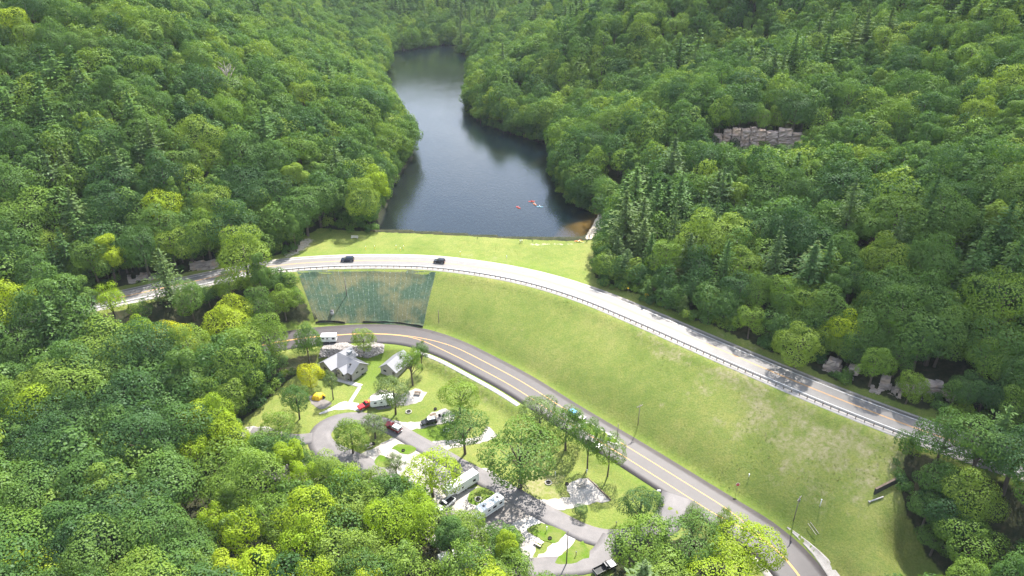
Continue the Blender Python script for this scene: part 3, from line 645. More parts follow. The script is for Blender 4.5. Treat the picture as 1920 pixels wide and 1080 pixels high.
# ------------------------------------------------------------------ where the trees stand
mask = np.zeros((270, 480), bool)
MX, MY = np.meshgrid((np.arange(480) + .5) * 4, (np.arange(270) + .5) * 4)
SEE = [
 [(703, 436), (722, 405), (735, 375), (750, 352), (772, 325), (797, 300), (803, 285), (796, 262), (790, 240), (775, 215), (757, 190), (740, 172), (733, 152), (745, 135), (752, 115), (748, 100), (755, 94), (800, 90), (830, 86), (858, 88), (862, 100), (880, 105), (884, 108), (876, 125), (872, 145), (868, 180), (872, 208), (890, 222), (920, 239), (960, 252), (1000, 264), (1028, 274), (1034, 280), (1024, 300), (1028, 325), (1043, 354), (1060, 378), (1083, 394), (1108, 398), (1118, 408), (1112, 430), (1112, 450), (980, 450), (840, 442)],
 [(560, 478), (580, 446), (605, 432), (700, 438), (980, 452), (1110, 455), (1110, 480), (1104, 515), (1112, 530), (1230, 578), (1330, 620), (1420, 664), (1540, 720), (1640, 760), (1694, 784), (1686, 800), (1672, 850), (1670, 900), (1684, 950), (1700, 1000), (1758, 1080), (1570, 1080), (1450, 1080), (1435, 1030), (1400, 990), (1350, 960), (1290, 925), (1262, 1000), (1150, 1000), (1128, 1080), (1010, 1078), (1000, 1000), (940, 980), (860, 950), (835, 890), (740, 830), (690, 860), (640, 850), (580, 840), (548, 808), (470, 806), (460, 800), (500, 765), (552, 715), (600, 690), (606, 640), (600, 612), (566, 545), (554, 512), (520, 503), (512, 492), (540, 484)],
 [(232, 546), (286, 535), (284, 552), (236, 560)], [(360, 524), (478, 500), (478, 510), (400, 526), (362, 532)],
 [(560, 800), (640, 770), (700, 780), (800, 860), (838, 890), (780, 900), (740, 880), (690, 872), (640, 857), (575, 842)],
 [(1096, 436), (1112, 400), (1130, 404), (1122, 430), (1112, 452)],
 [(1345, 248), (1400, 240), (1470, 242), (1505, 257), (1500, 272), (1440, 268), (1400, 266), (1350, 268)],
 [(1545, 672), (1572, 668), (1585, 692), (1560, 692)], [(1725, 692), (1775, 697), (1768, 735), (1722, 730)], [(365, 488), (405, 480), (400, 503), (362, 503)], [(248, 512), (284, 506), (280, 522), (245, 526)],
]
for pl in SEE: mask |= inside(pl, MX, MY)
mask2 = mask | inside([(288, 470), (352, 470), (352, 548), (300, 552)], MX, MY) | inside([(476, 468), (516, 468), (518, 548), (474, 548)], MX, MY) | inside([(415, 496), (460, 496), (460, 545), (415, 545)], MX, MY)
def blocks(x, y, z0, h, wd, slack=.86):
    """does a tree here cover what the photograph shows open?"""
    pts = []
    for tz in (.35, .62, .97):
        for s in (-1, 0, 1):
            k = (.5 if tz < .9 else .25) * slack
            pts.append((x + s * wd * k, y, z0 + h * tz))
    for s in (-.5, .5): pts.append((x, y + s * wd, z0 + h * .6))
    a, b, _ = project(np.array(pts)); i = (a / 4).astype(int); j = (b / 4).astype(int)
    ok = (i >= 0) & (i < 480) & (j >= 0) & (j < 270)
    return (mask2 if y < 196 and x < 0 else mask)[j[ok], i[ok]].any()
LIME = GP([(390, 800), (560, 850), (700, 870), (850, 905), (1010, 950), (1030, 1100), (900, 1300), (540, 1300), (400, 1080), (370, 900)])
LIME2 = GP([(360, 600), (540, 560), (600, 640), (560, 760), (420, 760), (300, 700), (250, 620)])
RIGHT_TOE = GP([(1110, 525), (1230, 578), (1420, 664), (1640, 760), (1800, 820), (1920, 850), (2100, 700), (1900, 560), (1500, 420), (1150, 380)])
cand = []
ysteps = []
y = 66.0
while y < 1650:
    sp = 6.8 if y < 240 else (6.9 if y < 560 else 8.2 if y < 900 else 11.0)
    half = .86 * (y + 60) + 40
    for x in np.arange(-half, half, sp):
        cand.append((x + rnd.uniform(-.42, .42) * sp, y + rnd.uniform(-.42, .42) * sp, sp))
    y += sp * .92
cand = np.array(cand); cx, cy = cand[:, 0], cand[:, 1]; cz = H(cx, cy)
pine_n = vnoise(cx, cy, 45, 21) + vnoise(cx, cy, 15, 22) * .6
ok = ~inside(LAKE, cx, cy) & ~inside(CLEAR, cx, cy)
d1, _ = seg_dist(UP, cx, cy); d2, _ = seg_dist(LO, cx, cy); ok &= (d1 > 8.5) & (d2 > 8.5)
px_, py_, dep_ = project(np.stack([cx, cy, cz], -1)); _, pyt, _ = project(np.stack([cx, cy, cz + 24], -1))
sunward = (cx - BEACH[0]) * math.sin(SUN_AZ) + (cy - BEACH[1]) * math.cos(SUN_AZ); across = np.abs((cx - BEACH[0]) * math.cos(SUN_AZ) - (cy - BEACH[1]) * math.sin(SUN_AZ))
ok &= ~((np.hypot(cx - BEACH[0], cy - BEACH[1]) < 12) | ((sunward > 0) & (sunward < 24) & (across < 8)))
ok &= (px_ > -170) & (px_ < 2090) & (pyt < 1230) & (py_ > -140) & (cz > -2.9)
inlime = inside(LIME, cx, cy); inlime2 = inside(LIME2, cx, cy); inright = inside(RIGHT_TOE, cx, cy)
dshore, _ = seg_dist(LAKE, cx, cy, True); dclear, _ = seg_dist(CLEAR, cx, cy, True)
TREES = []          # dict per tree
for i in np.nonzero(ok)[0]:
    x, y, z = cx[i], cy[i], cz[i]; r = rnd.random()
    right = x > 10 + max(0, 0)
    pt = (.15 if inright[i] and y > 205 else .08 if inright[i] else .02) if right else -.06
    far = y > 330
    ispine = rnd.random() < .5 and pine_n[i] > (.30 - pt if not far else .34) and not (inlime[i] or inlime2[i])
    edge = dclear[i] < 9 or dshore[i] < 10 or d1[i] < 20
    if ispine:
        h = rnd.uniform(18, 29); wd = h * .46; key = 'white_pine' if r < .3 else 'pine'
    else:
        h = rnd.triangular(12, 25, 18) if y > 222 or (y > 150 and x > -35) else rnd.triangular(14, 26, 20) if x < -35 else rnd.triangular(11, 22, 16); key = rnd.choice(['round', 'round', 'tall', 'full', 'wide'])
        if inlime[i]: h = rnd.uniform(14, 20); key = rnd.choice(['airy', 'airy', 'airy', 'round', 'tall'])
        if edge and rnd.random() < .7: key = 'full'
        wd = h * {'round': .66, 'tall': .5, 'wide': .8, 'full': .7, 'airy': .66}[key]
    if x > 15 and y > 95 and inright[i] and d1[i] < 26: h = min(h, 7.5 + (d1[i] - 8.5) * .75); key = key if ispine else 'full'; wd = h * (.42 if ispine else .7)
    if inlime[i] and r < .10: continue
    for sc in (1, .8, .6, .42):
        if not blocks(x, y, z, h * sc, wd * sc): break
    else:
        continue
    if sc < .5: key = 'full' if not ispine else key
    h *= sc
    ws = rnd.triangular(.6, 1.25, .82) if y > 235 else rnd.triangular(.7, 1.3, .95)
    if ispine: ws = rnd.uniform(1.05, 1.6)
    tone = rnd.random()
    if ispine: leaf = 'needle_pale' if tone < (.75 if key == 'white_pine' else .3) else 'needle'
    elif inlime[i]: leaf = 'leaf_lime' if tone < .7 else 'leaf_light' if tone < .92 else 'leaf_mid'
    elif inlime2[i]: leaf = 'leaf_light' if tone < .42 else 'leaf_lime' if tone < .74 else 'leaf_mid'
    elif y < 225 and x < -15: leaf = 'leaf_dark' if tone < .22 else 'leaf_mid' if tone < .72 else 'leaf_light' if tone < .95 else 'leaf_lime'
    else: leaf = 'leaf_dark' if tone < .22 else 'leaf_mid' if tone < .72 else 'leaf_light' if tone < .985 else 'leaf_lime'
    TREES.append(dict(x=x, y=y, z=z, h=h, ws=ws, key=key, leaf=leaf, rot=rnd.uniform(0, 6.28), pine=ispine, label=None))
def on_land(q_):
    i = min(int(np.searchsorted(XS, q_[0])), len(XS) - 1); j = min(int(np.searchsorted(YS, q_[1])), len(YS) - 1)
    return not (inL[j, i] or inC[j, i] or dU[j, i] < 7.8 or dLo[j, i] < 8.2)
# undergrowth along the forest edges
for i in range(5200):
    j = rnd.randrange(len(cx))
    if not ok[j] or cy[j] > 420: continue
    if dclear[j] > 14 and dshore[j] > 9 and d1[j] > 22: continue
    x = cx[j] + rnd.uniform(-4, 4); y = cy[j] + rnd.uniform(-4, 4)
    if not on_land((x, y)): continue
    z = float(H(x, y)); h = rnd.uniform(2.2, 5.5)
    if blocks(x, y, z, h, h): continue
    TREES.append(dict(x=x, y=y, z=z, h=h, ws=1.0, key='shrub', leaf=rnd.choice(['leaf_mid', 'leaf_mid', 'leaf_dark', 'leaf_light']), rot=rnd.uniform(0, 6.28), pine=False, label=None))

def edge_plants(line, closed, offs, hr, step, sgn_test, sl):
    l = np.asarray(line); l = np.vstack([l, l[:1]]) if closed else l
    sacc_ = np.concatenate([[0], np.cumsum(np.linalg.norm(np.diff(l, axis=0), axis=1))]); s_ = 0.0
    while s_ < sacc_[-1]:
        q0 = np.array([np.interp(s_, sacc_, l[:, 0]), np.interp(s_, sacc_, l[:, 1])]); q1 = np.array([np.interp(s_ + .5, sacc_, l[:, 0]), np.interp(s_ + .5, sacc_, l[:, 1])])
        t_ = q1 - q0; s_ += step * rnd.uniform(.6, 1.4)
        if np.linalg.norm(t_) < 1e-6: continue
        t_ /= np.linalg.norm(t_); n_ = np.array([t_[1], -t_[0]])
        for sg in (-1, 1):
            q_ = q0 + n_ * sg * rnd.uniform(*offs)
            if not sgn_test(q_): continue
            a_, b_, _ = project(np.array([q_[0], q_[1], float(H(*q_))]))
            if not (-40 < a_ < 1960 and -20 < b_ < 1140): continue
            h = rnd.uniform(*hr); z = float(H(*q_))
            for sc_ in (1, .7, .45):
                if not blocks(q_[0], q_[1], z, h * sc_, h * sc_, sl): break
            else: continue
            h *= sc_; big = h > 6.5
            TREES.append(dict(x=q_[0], y=q_[1], z=z, h=h, ws=1.0 if not big else 1.15, key='full' if big else 'shrub', leaf=rnd.choice(['leaf_lime', 'leaf_lime', 'leaf_light'] if inside(LIME, np.array(q_[0]), np.array(q_[1])) else ['leaf_mid', 'leaf_mid', 'leaf_dark', 'leaf_light']), rot=rnd.uniform(0, 6.28), pine=False, label=None))
edge_plants(LAKE, True, (.3, 1.6), (2.5, 5), 2.0, on_land, .5)
edge_plants(LAKE, True, (1.5, 4.0), (7, 13), 3.0, on_land, .6)
edge_plants(CLEAR, True, (.5, 3.0), (1.8, 4.5), 2.2, on_land, .8)
edge_plants(CLEAR, True, (3.0, 7.0), (6.6, 11), 3.6, on_land, .8)
edge_plants(UP, False, (8.2, 12.0), (2.0, 5.0), 2.4, on_land, .8)
edge_plants(UP, False, (11, 16.0), (6.6, 11), 3.6, on_land, .8)
# trees that stand out: (base px, height m, crown width m, shape, leaf, label)
SOLO = [
 (683, 663, 10.5, 6.6, 'full', 'leaf_light', 'young light green tree rising from the white riprap'),
 (774, 722, 15, 8.2, 'airy', 'leaf_light', 'tall feathery pale green tree in front of the gabled hut'),
 (792, 694, 12, 5.2, 'airy', 'leaf_mid', 'slim darker tree beside the road bend behind the feathery one'),
 (742, 777, 14.5, 9, 'round', 'leaf_grey', 'grey-green tree with bare leaning trunk hiding the white trailer'),
 (583, 725, 9, 7.2, 'full', 'leaf_yellow', 'bright yellow-green round tree at the wood edge above the tent'),
 (625, 749, 11.5, 5.2, 'airy', 'leaf_grey', 'thin wispy grey-green tree right of the yellow tent'),
 (562, 786, 13, 7.5, 'round', 'leaf_mid', 'dense green tree left of the yellow tent pad'),
 (527, 829, 10.5, 9.5, 'full', 'leaf_light', 'pale soft rounded tree beside the asphalt spur'),
 (662, 850, 12, 8.6, 'full', 'leaf_light', 'layered light green tree on the turning circle island'),
 (704, 822, 9, 8.5, 'airy', 'leaf_grey', 'greyish willowy tree beside the dark red pickup'),
 (863, 778, 12.5, 11, 'round', 'leaf_light', 'leafy tree on the lawn above the jeep pad'),
 (872, 851, 15, 11, 'round', 'leaf_mid', 'leafy tree with dark trunk between the white pad and the loop road'),
 (975, 914, 19.5, 17.5, 'round', 'leaf_mid', 'biggest round campground tree beside the loop road'),
 (1012, 816, 14, 10.5, 'round', 'leaf_grey', 'pale grey-green tree at the edge of the lower road'),
 (1060, 843, 14.5, 9.2, 'round', 'leaf_mid', 'dense green tree over bare brown soil beside the lower road'),
 (1101, 880, 17, 8, 'wide', 'leaf_mid', 'slender tree with a long bare trunk leaning over the lower road'),
 (1139, 893, 14, 7.5, 'wide', 'leaf_light', 'forked thin-trunked tree nearest the turn lane'),
 (1197, 985, 12, 9, 'full', 'leaf_dark', 'compact dark green tree next to the street lamp'),
 (1089, 968, 3.4, 3.4, 'full', 'leaf_dark', 'small dark bush alone on the lawn by the loop road'),
 (812, 932, 14, 12.5, 'round', 'leaf_lime', 'lime green spreading tree behind the white trailer'),
 (744, 898, 9, 6, 'airy', 'leaf_grey', 'sparse grey-green sapling over the gravel'),
 (1205, 1085, 16, 14, 'round', 'leaf_light', 'broad light green tree above the black pickup'),
 (1288, 1068, 16, 13, 'round', 'leaf_mid', 'broad mid green tree in the clump at the road junction'),
 (1385, 1080, 17, 13, 'round', 'leaf_lime', 'yellow-green tree at the road side of the junction clump'),
 (1340, 1130, 15, 13, 'round', 'leaf_lime', 'lime tree at the bottom of the junction clump'),
 (1240, 1150, 15, 13, 'round', 'leaf_light', 'light green tree low in the junction clump'),
 (1345, 1040, 16.5, 5.2, 'airy', 'leaf_light', 'spindly tree poking above the junction clump'),
 (1292, 1022, 13, 7, 'airy', 'leaf_grey', 'thin grey-green tree at the campground entrance'),
 (322, 566, 20, 12.5, 'white_pine', 'needle_pale', 'large pale pine standing in front of the road at left'),
 (497, 572, 20, 6.6, 'tall', 'leaf_mid', 'tall narrow green tree at the end of the guard rail'),
 (437, 566, 12.5, 8, 'full', 'leaf_light', 'bushy tree left of the tall narrow one'),
 (170, 612, 18, 8.5, 'tall', 'leaf_mid', 'upright green tree in front of the road at far left'),
 (222, 612, 16, 10.5, 'airy', 'leaf_lime', 'airy yellow-green tree in front of the road at left'),
 (330, 680, 15, 13.5, 'wide', 'leaf_yellow', 'bright golden-green tree in the creek woods'),
 (436, 650, 15, 13, 'round', 'leaf_lime', 'lime green crown in the woods below the blanket slope'),
 (270, 655, 12, 9, 'full', 'leaf_lime', 'yellow-green rounded tree below the road at left'),
 (536, 598, 13, 8.5, 'full', 'leaf_light', 'light green tree against the left edge of the teal blanket'),
 (492, 612, 15, 10, 'full', 'leaf_mid', 'mid green tree below the tall narrow one'),
 (556, 580, 8, 6, 'full', 'leaf_light', 'small bushy tree touching the blanket edge'),
 (450, 620, 14, 11, 'round', 'leaf_lime', 'lime crown between the rail end and the lower road'),
 (582, 688, 17, 8, 'full', 'leaf_mid', 'dense cone-shaped green tree where the wood meets the lower road'),
 (1630, 724, 12.5, 8.8, 'full', 'leaf_light', 'bright green tree at the foot of the road cutting'),
 (1698, 757, 11, 6.6, 'full', 'leaf_light', 'bright columnar tree beside the pale rock cut'),
 (1490, 690, 14, 12, 'full', 'leaf_light', 'big two-toned tree overhanging the upper road'),
 (1402, 634, 11.5, 7.8, 'full', 'leaf_light', 'light green pair of stems at the edge of the dark pines'),
 (120, 505, 17, 13, 'full', 'leaf_light', 'bright green tree standing out on the dark slope at left'),
 (1215, 520, 17, 8, 'pine', 'needle', 'dark conical pine at the corner of the wooded knoll'),
 (1256, 500, 25, 9.5, 'white_pine', 'needle_pale', 'tallest tawny pine on the knoll beside the dam'),
 (1330, 490, 24, 9, 'pine', 'needle_pale', 'pale pointed pine right of the tawny pine'),
 (1440, 560, 25, 12, 'pine', 'needle_pale', 'wide layered pine above the upper road'),
 (1350, 560, 21, 9, 'pine', 'needle', 'dark spired pine in the middle of the knoll'),
 (1752, 880, 16, 11, 'full', 'leaf_mid', 'dark tree hiding the far end of the guard rail'),
 (1812, 905, 19, 13, 'round', 'leaf_mid', 'tallest crown of the clump beyond the dry field'),
 (1880, 925, 20, 14, 'round', 'leaf_dark', 'dark crown of the clump at the right picture edge'),
 (1935, 960, 20, 14, 'full', 'leaf_mid', 'green crown cut by the right picture edge'),
 (1850, 870, 17, 12, 'white_pine', 'needle', 'soft dark pine behind the clump beyond the dry field'),
 (1790, 985, 17, 11, 'full', 'leaf_light', 'light green tree in the dark clump at right'),
 (1728, 990, 11, 8.5, 'full', 'leaf_mid', 'low green tree below the culvert wall'),
 (1768, 1012, 14, 11, 'round', 'leaf_dark', 'dark round tree at the shaded edge of the field'),
 (1745, 1040, 9, 8, 'full', 'leaf_mid', 'small leafy tree where the field narrows at bottom right'),
 (1800, 1062, 14, 12, 'round', 'leaf_light', 'light crown at the bottom right field edge'),
 (1745, 945, 13, 9, 'full', 'leaf_mid', 'green tree leaning over the culvert wall'),
]
for bx, by, h, wd, key, leaf, lab in SOLO:
    x, y, z = G(bx, by)
    base = {'round': .66, 'tall': .5, 'wide': .8, 'full': .7, 'airy': .66, 'pine': .42, 'white_pine': .5}[key]
    TREES = [t for t in TREES if t['label'] or math.hypot(t['x'] - x, t['y'] - y) > (wd * .42 + (1.5 if t['key'] == 'shrub' else 2.5))]
    TREES.append(dict(x=x, y=y, z=z, h=h, ws=wd / h / base, key=key, leaf=leaf, rot=rnd.uniform(0, 6.28), pine='pine' in key, label=lab))

for bx, by, h in [(1352, 284, 4), (1372, 280, 6), (1390, 285, 3.5), (1408, 287, 5), (1428, 284, 6.5), (1447, 288, 4), (1462, 286, 5.5), (1478, 290, 3.5), (1494, 288, 5), (1383, 248, 3), (1440, 246, 3.5), (1482, 252, 3)]:
    x, y, z = G(bx, by); TREES.append(dict(x=x, y=y - 1.0, z=float(H(x, y - 1.0)), h=h, ws=.8, key='shrub', leaf=rnd.choice(['leaf_mid', 'leaf_dark', 'leaf_light']), rot=rnd.uniform(0, 6.28), pine=False, label=None))
# how much of the picture each tree shows (painter's order), to choose which are built one by one
BASEW = {'round': .66, 'tall': .5, 'wide': .8, 'full': .7, 'airy': .66, 'pine': .4, 'white_pine': .5, 'shrub': .95}
order = sorted(range(len(TREES)), key=lambda i: -TREES[i]['y'])
ids = np.full((270, 480), -1, int)
for i in order:
    t = TREES[i]; wd = t['h'] * BASEW[t['key']] * t['ws']
    a, b, dp = project(np.array([t['x'], t['y'], t['z'] + t['h'] * .56])); r = F * wd / dp / 2 / 4; rv = F * (t['h'] * .42 * CP + wd * .3 * SP) / dp / 4; a /= 4; b /= 4
    i0_, i1_, j0_, j1_ = int(max(a - r, 0)), int(min(a + r + 1, 480)), int(max(b - rv, 0)), int(min(b + rv + 1, 270))
    if i0_ >= i1_ or j0_ >= j1_: continue
    u, v = np.meshgrid(np.arange(i0_, i1_) + .5, np.arange(j0_, j1_) + .5)
    ids[j0_:j1_, i0_:i1_][((u - a) / r) ** 2 + ((v - b) / rv) ** 2 < 1] = i
cnt = np.bincount(ids[ids >= 0].ravel(), minlength=len(TREES))
def pick(sel, n):
    l = sorted([i for i in range(len(TREES)) if sel(TREES[i])], key=lambda i: (-(TREES[i]['label'] is not None), -cnt[i]))
    return [i for i in l[:n] if cnt[i] > 3 or TREES[i]['label']]
solo = set(pick(lambda t: not t['pine'] and t['key'] != 'shrub', 300)) | set(pick(lambda t: t['pine'], 300)) | set(pick(lambda t: t['key'] == 'shrub', 220))

MARKS = [((665, 445), 'near the pale bench'), ((180, 480), 'on the bank above the left road'), ((60, 330), 'low on the far left hillside'), ((250, 300), 'on the lower left hillside'), ((430, 380), 'low on the hill facing the dam'), ((560, 400), 'above the left dam end'), ((680, 380), 'on the left shore by the dam'), ((760, 280), 'on the left lake point'), ((620, 250), 'halfway up the left lake slope'), ((435, 160), 'around the dead hillside tree'), ((200, 130), 'high on the left hill'), ((60, 60), 'in the top left corner'), ((520, 70), 'along the left hill crest'), ((700, 110), 'on the far left lake point'),
 ((760, 40), 'on the hill beyond the lake'), ((960, 60), 'behind the lake head'), ((900, 160), 'on the right lake headland'), ((1000, 200), 'on the shaded right shore'), ((1100, 120), 'on the upper right lake slope'), ((1080, 320), 'on the point near the kayaks'), ((1180, 260), 'above the right cove'), ((1250, 150), 'on the sunlit right ridge'), ((1420, 200), 'right above the cliff'), ((1420, 330), 'right below the cliff'), ((1300, 370), 'on the knoll behind the beach'), ((1140, 440), 'next to the beach'), ((1160, 520), 'at the knoll corner by the road'), ((1300, 560), 'lining the upper road'), ((1450, 500), 'on the slope above the road'), ((1650, 450), 'in the middle right hillside'), ((1850, 400), 'at the hillside right edge'), ((1550, 120), 'high on the right ridge'), ((1800, 120), 'in the top right corner'), ((1600, 640), 'above the road cutting'), ((1800, 640), 'on the dark bank far right'), ((1750, 780), 'at the upper road end'), ((1850, 880), 'in the clump beyond the field'), ((1830, 1040), 'in the bottom right corner'),
 ((60, 620), 'below the road far left'), ((230, 700), 'in the creek woods'), ((450, 700), 'in the wood below the blanket'), ((80, 800), 'in the deep left woods'), ((300, 840), 'along the shady creek'), ((420, 880), 'on the creek bank'), ((100, 1000), 'in the bottom left corner'), ((330, 1020), 'in the near woods below the creek'), ((560, 900), 'over the gravel yard'), ((650, 1020), 'in the bottom lime grove'), ((850, 1020), 'beside the motor home'), ((960, 1040), 'at the lime grove end')]
TONE = {'leaf_dark': 'dark green', 'leaf_mid': 'mid green', 'leaf_light': 'light green', 'leaf_lime': 'lime green', 'leaf_yellow': 'golden green', 'leaf_grey': 'grey-green', 'needle': 'dark', 'needle_pale': 'pale green'}
FORM = {'round': 'rounded tree', 'tall': 'narrow tree', 'wide': 'spreading tree', 'full': 'low-branched tree', 'airy': 'airy tree', 'pine': 'conical pine', 'white_pine': 'layered pine', 'shrub': 'leafy shrub'}
ORD = ['leftmost', 'second', 'third', 'fourth', 'fifth', 'sixth', 'seventh', 'eighth', 'ninth', 'tenth', 'eleventh', 'twelfth', 'thirteenth', 'fourteenth', 'fifteenth', 'sixteenth']
fam = {}
for i in sorted(solo):
    t = TREES[i]; t['px'], b, _ = project(np.array([t['x'], t['y'], t['z'] + t['h'] * .6])); t['group'] = None
    if not t['label']:
        mk = min(MARKS, key=lambda q_: (q_[0][0] - t['px']) ** 2 + (q_[0][1] - b) ** 2)[1]; shr = t['key'] == 'shrub'
        sz = 'small ' if t['h'] < (3 if shr else 13) else 'tall ' if t['h'] > (4.4 if shr else 20.5) else ''
        t['group'] = ('shrubs ' if shr else 'pines ' if t['pine'] else 'trees ') + mk; t['lab0'] = sz + TONE[t['leaf']] + ' ' + FORM[t['key']] + ' ' + mk
        fam.setdefault(t['lab0'], []).append(t)
for l0, ts_ in fam.items():
    ts_.sort(key=lambda t: t['px']); n_ = len(ts_)
    for k, t in enumerate(ts_):
        if n_ == 1: t['label'] = l0
        elif n_ == 2: t['label'] = l0 + ', the ' + ('left one', 'right one')[k]
        elif k == n_ - 1: t['label'] = l0 + ', rightmost'
        else: t['label'] = l0 + (', leftmost' if k == 0 else ', %s from left' % ORD[min(k, 15)])
def place_tree(t):
    pr = PROTO[t['key']]; c, tr = pr[rnd.randrange(len(pr))]
    nm = 'shrub' if t['key'] == 'shrub' else 'pine_tree' if t['pine'] else 'broadleaf_tree'
    o = empty(nm, (t['x'], t['y'], t['z'] - .05), t['rot'], t['label'], 'shrub' if nm == 'shrub' else 'tree', t['group'])
    o.scale = (t['h'] * t['ws'], t['h'] * t['ws'], t['h'])
    cr = link('crown', c, o); cr.material_slots[0].link = 'OBJECT'; cr.material_slots[0].material = MAT[t['leaf']]
    link('trunk', tr, o)
for i in sorted(solo): place_tree(TREES[i])

# everything else in the woods: one mass, each tree still a full shape
rest = [t for i, t in enumerate(TREES) if i not in solo]
pos = np.array([(t['x'], t['y'], t['z'] - .05) for t in rest])
fm = bpy.data.meshes.new('forest'); fm.vertices.add(len(pos)); fm.vertices.foreach_set('co', pos.astype(np.float32).ravel())
pi_ = np.array([(6 + rnd.randrange(3)) if t['pine'] else (2 + 3 * rnd.randrange(2)) if t['key'] in ('shrub', 'full') else rnd.randrange(6) for t in rest], np.int32)
a = fm.attributes.new('which', 'INT', 'POINT'); a.data.foreach_set('value', pi_)
a = fm.attributes.new('size', 'FLOAT_VECTOR', 'POINT'); a.data.foreach_set('vector', np.array([(t['h'] * t['ws'], t['h'] * t['ws'], t['h']) for t in rest], np.float32).ravel())
fattr(fm, 'turn', [t['rot'] for t in rest])
fo = prop(link('forest', fm), kind='stuff', label='dense mixed forest covering the hills around the lake', cat='forest')
ng = bpy.data.node_groups.new('forest_trees', 'GeometryNodeTree')
ng.interface.new_socket('Geometry', in_out='INPUT', socket_type='NodeSocketGeometry'); ng.interface.new_socket('Geometry', in_out='OUTPUT', socket_type='NodeSocketGeometry')
gi = ng.nodes.new('NodeGroupInput'); go = ng.nodes.new('NodeGroupOutput')
ci = ng.nodes.new('GeometryNodeCollectionInfo'); ci.inputs['Collection'].default_value = far_col; ci.inputs['Separate Children'].default_value = True; ci.inputs['Reset Children'].default_value = True
ip = ng.nodes.new('GeometryNodeInstanceOnPoints'); ip.inputs['Pick Instance'].default_value = True
def named(nm, ty):
    o = ng.nodes.new('GeometryNodeInputNamedAttribute'); o.data_type = ty; o.inputs['Name'].default_value = nm
    return [s for s in o.outputs if s.enabled and s.name == 'Attribute'][0]
cx_ = ng.nodes.new('ShaderNodeCombineXYZ')
ng.links.new(named('turn', 'FLOAT'), cx_.inputs['Z'])
ng.links.new(gi.outputs[0], ip.inputs['Points']); ng.links.new(ci.outputs[0], ip.inputs['Instance'])
ng.links.new(named('which', 'INT'), ip.inputs['Instance Index']); ng.links.new(cx_.outputs[0], ip.inputs['Rotation']); ng.links.new(named('size', 'FLOAT_VECTOR'), ip.inputs['Scale'])
ng.links.new(ip.outputs[0], go.inputs[0])
fo.modifiers.new('trees', 'NODES').node_group = ng
print('TREES', len(TREES), 'solo', len(solo), 'rest', len(rest), 'kinds', sum(1 for i in solo if TREES[i]['pine']), sum(1 for i in solo if TREES[i]['key'] == 'shrub'))
# ------------------------------------------------------------------ small object toolkit
simple('rv_white', (.78, .78, .76), .35, var=.04); simple('rv_grey', (.42, .43, .45), .4); simple('cream', (.6, .56, .48), .8)
simple('glass_dark', (.02, .023, .028), .08, var=.1); simple('tyre', (.025, .025, .026), .85); simple('rim', (.45, .45, .47), .35, .8)
simple('black_paint', (.015, .015, .018), .25, spec=.6); simple('navy_paint', (.018, .025, .045), .25, spec=.6); simple('red_paint', (.5, .02, .025), .3); simple('maroon_paint', (.2, .012, .016), .3)
simple('orange_cloth', (.75, .2, .03), .7); simple('yellow_cloth', (.8, .48, .02), .65); simple('blue_cover', (.02, .3, .7), .4); simple('lamp_lens', (.75, .75, .72), .2); simple('tail_red', (.45, .02, .02), .3)
simple('steel', (.3, .3, .31), .45, .7); simple('dark_steel', (.07, .07, .075), .55, .5); simple('black_plastic', (.02, .02, .02), .7); simple('char', (.018, .016, .015), .95)
simple('grey_wood', (.3, .27, .23), .85, var=.25); simple('pale_wood', (.55, .5, .42), .85, var=.2); simple('brown_wood', (.14, .1, .07), .85, var=.25); simple('pole_wood', (.2, .165, .14), .9, var=.2)
simple('sign_yellow', (.8, .5, .02), .5, var=.05); simple('sign_red', (.6, .02, .03), .5, var=.05); simple('sign_white', (.8, .8, .8), .5, var=.03); simple('skin', (.5, .32, .24), .6)
simple('kayak_red', (.7, .07, .03), .35); simple('kayak_orange', (.8, .22, .03), .35); simple('kayak_blue', (.25, .55, .65), .35); simple('kayak_yellow', (.8, .5, .05), .35)
simple('wall_beige', (.36, .33, .3), .85, var=.08); simple('door_brown', (.1, .08, .07), .7)
m = N('metal_roof'); p = m.coord(); wv = m.n('TexWave'); wv.inputs['Scale'].default_value = 1.6; wv.bands_direction = 'X'; m.t.links.new(p, wv.inputs['Vector'])
m.principled(m.mix(m.noise(.7, 3, .6, p), (0.152, 0.152, 0.168), (0.208, 0.208, 0.224)), .6, .1, bump=m.bump(wv.outputs[1], .15, .03)); MAT['roof'] = m.m
m = N('rock'); p = m.pos(); mpn = m.n('Mapping'); mpn.inputs['Scale'].default_value = (.25, .25, 2.2); m.t.links.new(p, mpn.inputs['Vector'])
f = m.noise(1.0, 5, .7, mpn.outputs[0]); f2 = m.noise(.35, 4, .6, p)
c = m.ramp(f, (.3, (.15, .12, .105)), (.5, (.3, .25, .22)), (.7, (.43, .365, .32))); c = m.mix(m.ramp(f2, (.5, (0, 0, 0)), (.7, (.6, .6, .6))), c, (.42, .29, .19))
m.principled(c, .9, bump=m.bump(f, .8, .4)); MAT['rock'] = m.m
m = N('cliff_stone'); p = m.pos(); mpn = m.n('Mapping'); mpn.inputs['Scale'].default_value = (.3, .3, 1.6); m.t.links.new(p, mpn.inputs['Vector'])
f = m.noise(1.0, 5, .7, mpn.outputs[0]); f2 = m.noise(.22, 4, .6, p)
c = m.ramp(f, (.32, (.2, .145, .12)), (.5, (.38, .295, .255)), (.7, (.5, .405, .355))); c = m.mix(m.ramp(f2, (.5, (0, 0, 0)), (.66, (.7, .7, .7))), c, (.56, .38, .26))
m.principled(c, .9, bump=m.bump(f, .9, .5)); MAT['cliff_stone'] = m.m
